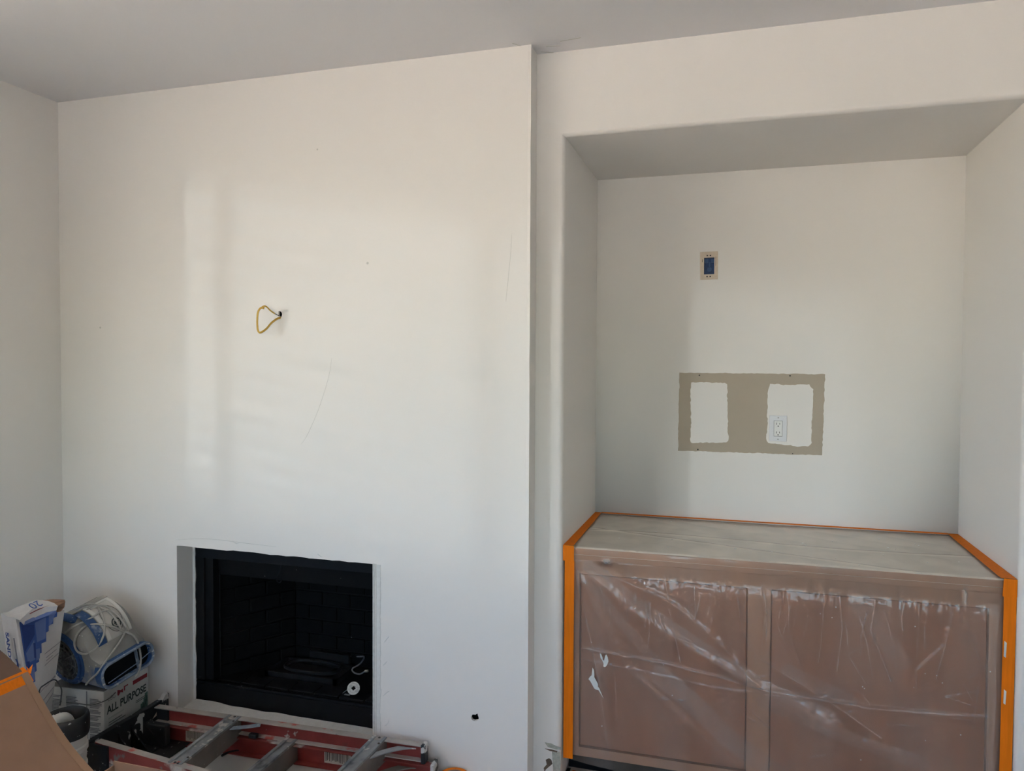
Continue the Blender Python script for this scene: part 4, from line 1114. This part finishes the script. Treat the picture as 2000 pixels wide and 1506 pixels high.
for r in range(len(rows) - 1):
    for k in range(np_):
        k2 = (k + 1) % np_
        fs_.append((r*np_ + k, r*np_ + k2, (r+1)*np_ + k2, (r+1)*np_ + k))
fs_.append(tuple(range(np_))); fs_.append(tuple(reversed(range((len(rows)-1)*np_, len(rows)*np_))))
mb.add(vs_, fs_)
housing = mb.build('housing', m_pl_grey, t, world=False, smooth=True, angle=50)
# skid foot under the housing
MB().box((-0.10, -0.09, 0.0), (0.15, 0.09, 0.034)).build('base', m_pl_blue, t, world=False, bevel=0.01)
# outlet: rounded slot, rim proud of a dark throat
def slot(hy, z0, z1, r, n=8):
    pts = []
    for cy_, cz_, a0 in ((hy - r, z1 - r, 0), (-hy + r, z1 - r, 90), (-hy + r, z0 + r, 180), (hy - r, z0 + r, 270)):
        for k in range(n + 1):
            a = math.radians(a0 + 90 * k / n)
            pts.append((cy_ + r * math.cos(a), cz_ + r * math.sin(a)))
    return pts
so = slot(0.132, 0.022, 0.140, 0.045); si = slot(0.121, 0.033, 0.129, 0.036)
n = len(so)
mb = MB()
vs_ = [(0.150, p[0] * 0.92, p[1]) for p in so] + [(0.208, p[0], p[1]) for p in so] + [(0.208, p[0], p[1]) for p in si] + [(0.187, p[0] * 0.96, p[1]) for p in si]
fs_ = []
for r in range(3):
    for k in range(n):
        k2 = (k + 1) % n
        fs_.append((r*n + k, r*n + k2, (r+1)*n + k2, (r+1)*n + k))
mb.add(vs_, fs_)
noz = mb.build('outlet_nozzle', m_pl_blue, t, world=False, smooth=True, angle=50)
MB().tube([(0.209, (a[0] + b[0]) / 2, (a[1] + b[1]) / 2) for a, b in zip(so + so[:1], si + si[:1])], 0.0062, 8).build('nozzle_rim', m_pl_rim, noz, world=False, smooth=True)
MB().plate([(0.188, p[0] * 0.96, p[1]) for p in si], (-0.002, 0, 0)).build('throat', m_dark, noz, world=False)
MB().box((0.188, 0.050, 0.034), (0.206, 0.054, 0.128)).build('nozzle_divider', m_pl_rim, noz, world=False)
MB().tube([(0.200, -0.10, 0.050), (0.204, 0.04, 0.062), (0.204, 0.115, 0.078)], 0.0022, 6).build('guard_wire', m_pl_rim, noz, world=False)
# intake on the near side
YI = -HWD - 0.001
icx, icz = -0.050, 0.130
MB().lathe([(0.104, 0), (0.104, 0.006)], 36, Matrix.Translation((icx, YI, icz)) @ Matrix.Rotation(math.radians(90), 4, 'X')).build('intake', m_grille, t, world=False)
rg = [(icx + 0.106 * math.cos(a), YI - 0.007, icz + 0.106 * math.sin(a)) for a in [2*math.pi*k/40 for k in range(41)]]
MB().tube(rg, 0.008, 8).build('intake_rim', m_pl_blue, t, world=False, smooth=True)
MB().lathe([(0.112, 0.0), (0.128, 0.0), (0.124, 0.006), (0.112, 0.008)], 40, Matrix.Translation((icx, YI + 0.004, icz)) @ Matrix.Rotation(math.radians(90), 4, 'X'), cap=False).build('intake_surround', m_pl_blue, t, world=False, smooth=True)
for rr in (0.030, 0.056, 0.082):
    rg = [(icx + rr * math.cos(a), YI - 0.0075, icz + rr * math.sin(a)) for a in [2*math.pi*k/32 for k in range(33)]]
    MB().tube(rg, 0.0034, 6).build('grille_ring', m_grille2, t, world=False)
for k in range(8):
    a = 2 * math.pi * k / 8 + 0.2
    MB().tube([(icx + 0.012 * math.cos(a), YI - 0.0075, icz + 0.012 * math.sin(a)), (icx + 0.102 * math.cos(a + 0.25), YI - 0.0075, icz + 0.102 * math.sin(a + 0.25))], 0.0036, 6).build('grille_bar', m_grille2, t, world=False)
# label panel, blue stripes and badge wrapped over the drum
def drum(a0, a1, y0, y1, off, name, m_, na=14, parent=None):
    mb = MB()
    def fn(u, v):
        a = math.radians(a0 + (a1 - a0) * u); y = y0 + (y1 - y0) * v
        return ((R_ + off) * math.cos(a), y, CZ_ + (R_ + off) * math.sin(a))
    mb.grid(fn, na, 2)
    return mb.build(name, m_, parent or t, world=False, smooth=True, solid=0.002)
drum(8, 82, -0.080, -0.040, 0.0035, 'blue_stripe', m_pl_blue)
pn = drum(8, 84, -0.036, 0.086, 0.0040, 'label_panel', m_panel)
drum(10, 82, -0.034, -0.018, 0.0055, 'panel_border', m_panel2, parent=pn)
drum(10, 82, 0.070, 0.084, 0.0055, 'panel_border', m_panel2, parent=pn)
drum(78, 84, -0.034, 0.084, 0.0055, 'panel_border', m_panel2, 4, parent=pn)
def drum_pt(a, y, off): 
    a = math.radians(a); return Vector(((R_ + off) * math.cos(a), y, CZ_ + (R_ + off) * math.sin(a)))
oval = [drum_pt(42 + 26 * math.sin(s_), 0.026 + 0.040 * math.cos(s_), 0.0075) for s_ in [2*math.pi*k/32 for k in range(33)]]
MB().tube(oval, 0.0016, 6).build('panel_groove', mat('groove_grey', rgb(120, 116, 110), 0.7), pn, world=False)
bd = [drum_pt(30 + 7.5 * math.sin(s_), 0.030 + 0.019 * math.cos(s_), 0.0085) for s_ in [2*math.pi*k/24 for k in range(25)]]
MB().tube(bd, 0.0026, 6).build('badge_ring', m_ink_d, pn, world=False)
o_ = drum_pt(30, 0.030, 0.0095)
tang = (drum_pt(31, 0.03, 0.0095) - o_).normalized()
for (y0, y1, k0, k1) in ((-0.012, 0.012, -0.002, 0.003), (-0.008, -0.004, -0.010, 0.010), (0.004, 0.008, -0.010, 0.010)):
    q = [o_ + Vector((0, y0, 0)) + tang * k0, o_ + Vector((0, y1, 0)) + tang * k0, o_ + Vector((0, y1, 0)) + tang * k1, o_ + Vector((0, y0, 0)) + tang * k1]
    MB().plate(q, Vector((0.001, 0, 0.0008))).build('badge_mark', m_ink_d, pn, world=False)
for a in (108, 118, 128):
    drum(a, a + 4, -0.085, 0.085, 0.003, 'moulded_rib', m_pl_grey, 3)
drum(86, 100, -0.095, 0.095, 0.004, 'back_stripe', m_pl_grey, 5)
# carrying handle: blue loop at the upper near edge
hp = curve_pts([(-0.120, -0.060, 0.225), (-0.122, -0.092, 0.275), (-0.100, -0.108, 0.318), (-0.055, -0.110, 0.336), (-0.005, -0.100, 0.332), (0.026, -0.076, 0.308)], 6)
MB().tube(hp, 0.0175, 12).build('handle', m_pl_blue, t, world=False, smooth=True)
MB().box((-0.135, -0.092, 0.240), (-0.02, -0.070, 0.262)).build('handle_bridge', m_pl_rim, t, world=False, bevel=0.006)
# cord wound round the machine
from mathutils.bvhtree import BVHTree
_vv = []; _ff = []
for o_ in [housing, noz] + [c for c in t.children if c.name.split('.')[0] in ('handle', 'label_panel', 'base')]:
    b0 = len(_vv)
    _vv += [MW[t] @ v.co for v in o_.data.vertices]; _ff += [tuple(i + b0 for i in p.vertices) for p in o_.data.polygons]
bvh = BVHTree.FromPolygons(_vv, _ff)
def cord(pts, r=0.0042, dy=0.0):
    """flex resting on the machine: follows its surface, bridges where it hangs free"""
    D = []; L = []
    for p in pts:
        d = (at(p[0], p[1], 0.0) - CAM).normalized()
        hit = bvh.ray_cast(CAM, d)
        D.append(d); L.append(hit[3] - r * 1.6 if hit[0] else None)
    known = [i for i, l in enumerate(L) if l is not None]
    for i in range(len(L)):
        if L[i] is None:
            a = min(known, key=lambda k: abs(k - i)) if known else None
            L[i] = (L[a] if a is not None else 3.6)
    if len(pts[-1]) > 2: L[-1] = (at(*pts[-1]) - CAM).length
    L2 = [L[i] if i in (0, len(L) - 1) else min(L[i], (L[i-1] + L[i] + L[i+1]) / 3) for i in range(len(L))]
    P = [CAM + d * (l + dy) for d, l in zip(D, L2)]
    return MB().tube(curve_pts(P, 6), r, 8)
cord([(148, 1192), (158, 1184), (172, 1180), (188, 1182), (197, 1197), (203.5, 1214), (204, 1234), (197, 1253), (185, 1268), (166, 1277.5), (151, 1272), (145.5, 1256), (152, 1237), (166, 1224), (185, 1219), (205, 1221), (226, 1226), (242, 1234)]).build('cord', m_cord, t, smooth=True)
cord([(176, 1190), (190, 1184), (206, 1184), (222, 1194), (236, 1208), (246, 1224), (243.5, 1236), (235, 1252), (221, 1272), (206, 1292), (190, 1315), (178, 1326), (168, 1337, -0.30)]).build('cord', m_cord, t, smooth=True)
cord([(243, 1233), (258, 1240), (268, 1252), (273, 1270), (275, 1290), (272, 1310), (264, 1323)], dy=-0.004).build('cord', m_cord, t, smooth=True)
cord([(170, 1192), (176, 1187), (186, 1188), (200, 1192), (212, 1195)], 0.0048, 0.01).build('cord', m_cord, t, smooth=True)
cord([(150, 1196), (165, 1187), (182, 1184), (200, 1188), (216, 1198), (228, 1212), (236, 1228)], 0.0046).build('cord', m_cord, t, smooth=True)
cord([(128, 1236), (140, 1226), (160, 1216), (180, 1206), (196, 1196), (212, 1192), (230, 1202), (244, 1222), (250, 1236)], 0.0042).build('cord', m_cord, t, smooth=True)
# thin flex crossing the carton
P = [at(u, v, y) for u, v, y in [(130, 1372, -0.31), (150, 1374, -0.315), (178, 1377, -0.318), (200, 1371, -0.312), (215, 1363, -0.275), (226, 1352, -0.25)]]
tag(MB().tube(curve_pts(P, 5), 0.0022, 6).build('thin_flex', mat('flex_dark', rgb(96, 94, 92), 0.6), None, smooth=True), 'thin dark flex draped across the front corner of the printed carton', 'flex')

# ================================================================== BAG OF COMPOUND
m_bag = mat('bag_paper', rgb(196, 192, 190), 0.7, var=0.05, vscale=30)
m_bagblue = mat('bag_blue', rgb(52, 82, 150), 0.65, var=0.06, vscale=30)
m_bagblue2 = mat('bag_blue_mid', rgb(92, 112, 164), 0.65)
m_bagblue3 = mat('bag_blue_deep', rgb(30, 56, 120), 0.65)
m_bagred = mat('bag_red', rgb(150, 74, 76), 0.65)
m_kraft = mat('kraft_paper', rgb(142, 108, 86), 0.8, var=0.12, vscale=30)
m_bagink = mat('bag_ink_grey', rgb(128, 126, 132), 0.7)
TL, TR = at(31, 1210, -0.555), at(126, 1192, -0.385)
BL, BR = at(52, 1345, -0.550), at(101, 1382, -0.435)
def ext(a, b, z):   # carry an edge on down to height z
    f = (z - a.z) / (b.z - a.z); return a + (b - a) * f
FL, FR_ = ext(TL, BL, 0.24), ext(TR, BR, 0.20)
FL = Vector((FL.x, FL.y, 0.002)); FR_ = Vector((FR_.x + 0.0, FR_.y, 0.002))
MLf, MRf = ext(TL, BL, 0.26), ext(TR, BR, 0.26)
nrm = ((TR - TL).cross(Vector((0, 0, -1)))).normalized()
if nrm.dot(CAM - TL) < 0: nrm = -nrm
back = Vector((-0.118, 0.035, 0))
t = thing('compound_bag', ((FL + FR_) / 2), 'white and blue paper bag of setting compound with a folded open top, beside the blower', 'bag')
def face(s_, f):
    """front of the bag: s_ across, f from the top (0) to the floor (1)"""
    if f < 0.62: a, b = TL.lerp(MLf, f / 0.62), TR.lerp(MRf, f / 0.62)
    else: a, b = MLf.lerp(FL, (f - 0.62) / 0.38), MRf.lerp(FR_, (f - 0.62) / 0.38)
    p = a.lerp(b, s_)
    return p + nrm * (0.010 * math.sin(math.pi * s_) * math.sin(math.pi * min(1, f * 1.1)))
mb = MB()
NV = 24
ringn = None
vs_ = []; cols = []
for j in range(NV + 1):
    f = j / NV
    ring = [face(k / 6, f) for k in range(7)]
    a, b = face(0, f), face(1, f)
    ring += [b + back * 0.5 + (a - b) * 0.04, b + back, (a + b) / 2 + back * 1.05, a + back, a + back * 0.5 + (b - a) * 0.10]
    for i_, p in enumerate(ring):
        w = 0.0016 * noise.noise((p.x * 40, p.y * 40, p.z * 22))
        ring[i_] = p + nrm * w
    ringn = len(ring); vs_ += ring
fs_ = [(j*ringn + k, j*ringn + (k+1) % ringn, (j+1)*ringn + (k+1) % ringn, (j+1)*ringn + k) for j in range(NV) for k in range(ringn)]
fs_.append(tuple(range(ringn))); fs_.append(tuple(reversed(range(NV*ringn, (NV+1)*ringn))))
mb.add(vs_, fs_).build('bag_body', m_bag, t, smooth=True, angle=50)
def bagpoly(pts, m_, name, lift=0.0025):
    mb = MB()
    P = [face(s_, f) + nrm * lift for s_, f in pts]
    mb.add(P, [tuple(range(len(P)))])
    o_ = mb.build(name, m_, t)
    return o_
bagpoly([(0.05, 0.02), (0.84, 0.00), (0.84, 0.03), (0.76, 0.035), (0.76, 0.07), (0.66, 0.075), (0.66, 0.11), (0.60, 0.115), (0.60, 0.17), (0.48, 0.175), (0.48, 0.23), (0.40, 0.235), (0.40, 0.28), (0.32, 0.285), (0.32, 0.33), (0.26, 0.335), (0.26, 0.39), (0.17, 0.395), (0.10, 0.46), (0.06, 0.30)], m_bagblue, 'blue_print', 0.0022)
for pts in ([(0.36, 0.04), (0.60, 0.02), (0.58, 0.15), (0.38, 0.16)], [(0.10, 0.21), (0.32, 0.14), (0.30, 0.26), (0.12, 0.27)], [(0.16, 0.31), (0.27, 0.30), (0.25, 0.38), (0.16, 0.39)], [(0.66, 0.01), (0.80, 0.0), (0.74, 0.06), (0.66, 0.08)], [(0.34, 0.20), (0.44, 0.20), (0.42, 0.26), (0.33, 0.27)]):
    bagpoly(pts, m_bagblue2, 'light_blue_print', 0.0027)
for pts in ([(0.08, 0.04), (0.34, 0.05), (0.34, 0.11), (0.08, 0.20)], [(0.08, 0.26), (0.16, 0.26), (0.15, 0.33), (0.10, 0.33)], [(0.29, 0.16), (0.34, 0.16), (0.33, 0.25), (0.28, 0.25)]):
    bagpoly(pts, m_bagblue3, 'deep_blue_print', 0.0030)
mb = MB()
for s0, f0, s1, f1 in ((0.56, 0.245, 0.98, 0.20), (0.56, 0.315, 0.98, 0.27), (0.60, 0.27, 0.90, 0.24), (0.60, 0.29, 0.80, 0.27), (0.36, 0.47, 0.95, 0.41), (0.62, 0.45, 0.97, 0.415), (0.45, 0.53, 0.95, 0.48), (0.60, 0.56, 0.95, 0.52)):
    mb.tube([face(s0, f0) + nrm * 0.002, face(s1, f1) + nrm * 0.002], 0.0009, 4)
tag(mb.build('text_lines', m_bagink, t), kind='stuff')
up_ = (face(0.5, 0.3) - face(0.5, 0.6)).normalized(); ac = (face(0.9, 0.4) - face(0.3, 0.4)).normalized()
letters('20', 0.075, face(0.42, 0.735) + nrm * 0.004, ac, up_, m_bagblue, t, 'number_print', bold=0.001)
# narrow side with upright lettering
sA, sB = face(0, 0.26), face(0, 0.95)
dn = (face(0, 0.80) - face(0, 0.25)).normalized()
sd = -back.normalized(); ns = dn.cross(sd).normalized()
sv = nrm * 0.0
out_ = (CAM - sA).normalized()
ey_ = (nrm * 0.0 - back).normalized()
n2 = dn.cross(ey_)
if n2.dot(CAM - sA) < 0: n2 = -n2
letters('SAND', 0.036, face(0, 0.10) + back * 0.70 + n2 * 0.004, dn, -dn.cross(n2) if dn.cross(-dn.cross(n2)).dot(n2) > 0 else dn.cross(n2), m_bagblue3, t, 'side_print', bold=0.0014, lift=0.003)
letters('20', 0.090, face(0, 0.250) + back * 0.66 + n2 * 0.004, dn, -dn.cross(n2) if dn.cross(-dn.cross(n2)).dot(n2) > 0 else dn.cross(n2), m_bagblue3, t, 'side_print', bold=0.002, lift=0.003)
MB().tube([face(0, 0.12) + back * 0.26 + n2 * 0.004, face(0, 0.30) + back * 0.26 + n2 * 0.004], 0.0022, 4).build('side_print', m_bagink, t)
# folded-over top flap and the kraft lining at the open corner
fl = [at(8, 1201, -0.525), at(30, 1188, -0.500), at(72, 1172.5, -0.445), at(92, 1174, -0.430), at(106, 1179, -0.420), at(113, 1184, -0.425), at(108, 1198, -0.435), at(90, 1203, -0.465), at(68, 1211, -0.500), at(46, 1220.5, -0.560), at(38, 1212, -0.575), at(26, 1206.5, -0.570), at(14, 1205, -0.550)]
cen = sum(fl, Vector()) / len(fl) + Vector((0, 0, 0.012))
mb = MB(); mb.add(fl + [cen], [(k, (k+1) % len(fl), len(fl)) for k in range(len(fl))])
mb.build('folded_flap', m_bag, t, solid=0.002, smooth=True, angle=60)
lip_ = [at(46, 1220.5, -0.562), at(68, 1211, -0.502), at(90, 1203, -0.467), at(108, 1198, -0.437), at(109, 1192, -0.434), at(88, 1196, -0.460), at(66, 1204, -0.495), at(48, 1213, -0.552)]
MB().plate([p + nrm * 0.004 for p in lip_], nrm * 0.001).build('flap_edge_print', m_bagblue2, t)
e1 = (at(95, 1186, -0.435) - at(55, 1204, -0.520)).normalized(); e2 = (at(72, 1176, -0.450) - at(80, 1200, -0.485)); e2 = (e2 - e1 * e2.dot(e1)).normalized()
letters('20', 0.050, at(73, 1181, -0.452) + Vector((0, 0, 0.012)) , -e1, -e2, m_bagblue, t, 'flap_number', lift=0.006, sx=0.9)
MB().tube([at(58, 1204, -0.515) + Vector((0, 0, 0.010)), at(76, 1196.5, -0.480) + Vector((0, 0, 0.013)), at(98, 1186.5, -0.435) + Vector((0, 0, 0.008))], 0.004, 6, flat=0.3).build('flap_red_print', m_bagred, t)
kr = [at(84, 1172.5, -0.415), at(104, 1170.5, -0.400), at(126, 1171.5, -0.375), at(127.5, 1175, -0.372), at(126, 1186, -0.380), at(119, 1194, -0.400), at(108, 1197, -0.420), at(112, 1184, -0.418), at(104, 1178, -0.415)]
MB().plate(kr, Vector((-0.02, 0.02, 0.0)) * 0.08).build('kraft_lining', m_kraft, t)

# ================================================================== BUCKET
m_white_pl = mat('bucket_white', rgb(206, 202, 194), 0.45, var=0.05, vscale=20)
m_rim_black = mat('bucket_rim_black', (0.014, 0.014, 0.015), 0.5, splat=[(rgb(200, 198, 194), 60, 0.70, 0.02)])
bx, by = -1.592, -0.555
t = thing('bucket', (bx, by, 0.002), 'white ribbed bucket with a thick black rim and wire handle, beside the printed carton', 'bucket')
T0 = Matrix.Translation((bx, by, 0.002))
MB().lathe([(0.0568, 0.0000), (0.0602, 0.0053), (0.0636, 0.1131), (0.0688, 0.1170), (0.0688, 0.1303), (0.0645, 0.1343), (0.0662, 0.1796), (0.0714, 0.1835), (0.0714, 0.1995), (0.0671, 0.2048), (0.0679, 0.2461), (0.0636, 0.2461), (0.0568, 0.0160), (0.0, 0.0160)], 36, T0, cap=False).build('bucket_body', m_white_pl, t, smooth=True, angle=35)
MB().lathe([(0.0675, 0.2367), (0.0740, 0.2394), (0.0774, 0.2554), (0.0774, 0.3006), (0.0740, 0.3139), (0.0688, 0.3165), (0.0636, 0.3086), (0.0619, 0.2447), (0.0675, 0.2367)], 36, T0, cap=False).build('black_rim', m_rim_black, t, smooth=True, angle=50)
MB().lathe([(0.0, 0.2234), (0.0632, 0.2234)], 28, T0, cap=False).build('contents', m_dark, t)
hw = [at(u, v, y) for u, v, y in [(74, 1368, -0.560), (78, 1346, -0.575), (88, 1337, -0.585), (105, 1327.5, -0.585), (114, 1334, -0.585), (120, 1347, -0.585), (119, 1366, -0.590), (117, 1378, -0.595)]]
MB().tube(curve_pts(hw, 5), 0.0024, 6).build('wire_handle', m_blackpl, t, smooth=True)
p = at(137, 1393, -0.425)
t = thing('pipe_elbow', (bx + 0.01, by - 0.01, 0.25), 'white plastic pipe elbow standing in the black-rimmed bucket', 'pipe fitting')
el = [Vector((bx + 0.006, by + 0.010, 0.250)), Vector((bx + 0.006, by + 0.006, 0.283)), Vector((bx + 0.006, by - 0.008, 0.306)), Vector((bx + 0.004, by - 0.030, 0.314)), Vector((bx - 0.002, by - 0.052, 0.310))]
E_ = curve_pts(el, 4)
MB().tube(E_, 0.021, 16).build('elbow_body', m_white_pl, t, smooth=True)
d_ = (E_[-1] - E_[-2]).normalized()
MB().tube([E_[-1] - d_ * 0.012, E_[-1] + d_ * 0.006], 0.0245, 16).build('collar', m_white_pl, t, smooth=True)
MB().tube([E_[-1] + d_ * 0.0055, E_[-1] + d_ * 0.0066], 0.019, 16).build('bore', m_dark, t)

# ================================================================== OPEN CARDBOARD BOX in the foreground
m_cb = mat('cardboard', rgb(160, 126, 103), 0.8, var=0.05, vscale=14, spec=0.2)
m_cb2 = mat('cardboard_edge', rgb(164, 130, 104), 0.8, var=0.05, vscale=14, spec=0.2)
m_cb3 = mat('cardboard_shaded', rgb(116, 92, 78), 0.8, var=0.05, vscale=14, spec=0.2)  # extension flap tilted away: its shade is put into the colour
t = thing('cardboard_box', (-0.80, -1.02, 0.002), 'open brown cardboard box with a raised flap patched with orange tape, nearest the camera', 'box')
X0, X1, Y0, Y1, ZB = -1.130, -0.470, -1.240, -0.800, 0.345
for a, b in (((X0, Y1 - 0.004, 0.003), (X1, Y1, ZB)), ((X0, Y0, 0.003), (X1, Y0 + 0.004, ZB)), ((X0, Y0 + 0.004, 0.003), (X0 + 0.004, Y1 - 0.004, ZB - 0.012)), ((X1 - 0.004, Y0 + 0.004, 0.003), (X1, Y1 - 0.004, ZB))):
    MB().box(a, b).build('side_panel', m_cb, t)
MB().box((X0 + 0.004, Y0 + 0.004, 0.003), (X1 - 0.004, Y1 - 0.004, 0.007)).build('bottom_panel', m_cb, t)
def flap(y_a, y_b, lift, f0=0.0, f1=1.0):
    def fn(u, v):
        f = f0 + (f1 - f0) * u
        y = y_a + (y_b - y_a) * v
        x = X0 - 0.272 * f; z = ZB - 0.012 + 0.287 * f - 0.030 * math.sin(math.pi * f)
        return (x + lift * 0.7, y, z + lift * 0.7)
    return fn
fp = MB().grid(flap(-1.236, -0.872, 0.0), 16, 4).build('flap', m_cb, t, solid=0.004, smooth=True, angle=60)
MB().grid(flap(-0.893, -0.870, 0.0035), 16, 2).build('folded_edge', m_cb2, fp, solid=0.003, smooth=True, angle=60)
xe, ze = X0 - 0.272, ZB + 0.275
def ext_(u, v):
    return (xe - 0.001 - 0.155 * u, -1.236 + (1.236 - 0.880) * v, ze - 0.002 + 0.085 * u + 0.01 * math.sin(math.pi * u))
MB().grid(ext_, 8, 4).build('extension_flap', m_cb3, fp, solid=0.004, smooth=True, angle=60)
def tp(u, v):
    y = -1.236 + (1.236 - 0.866) * v
    if u < 0.75: 
        q = flap(-1, -1, 0.0045, 0.925, 1.0)(u / 0.75, 0); return (q[0], y, q[2])
    f = (u - 0.75) / 0.25
    return (xe - 0.001 - 0.018 * f, y, ze + 0.004 + 0.010 * f)
MB().grid(tp, 8, 6).build('orange_tape', m_orange, fp, smooth=True)
MB().plate([(xe + 0.004, -0.868, ze), (xe - 0.012, -0.862, ze + 0.016), (xe - 0.006, -0.858, ze + 0.006), (xe + 0.004, -0.852, ze + 0.020), (xe + 0.012, -0.866, ze - 0.004)], (0.0006, 0, 0.0006)).build('torn_tape_end', m_orange, fp)

# ================================================================== ROLL OF TAPE behind the ladder foot
cx_, cy_ = -0.268, -0.066
t = thing('tape_roll', (cx_, cy_, 0.002), 'roll of orange tape on the floor beside the ladder foot and chimney wall', 'tape roll')
T0 = Matrix.Translation((cx_, cy_, 0.002))
MB().lathe([(0.040, 0.0), (0.056, 0.0), (0.056, 0.048), (0.040, 0.048), (0.040, 0.0)], 36, T0, cap=False).build('tape_winding', m_orange, t, smooth=True)
MB().lathe([(0.037, 0.0), (0.0398, 0.0), (0.0398, 0.049), (0.037, 0.049), (0.037, 0.0)], 36, T0, cap=False).build('cardboard_core', m_cb, t, smooth=True)
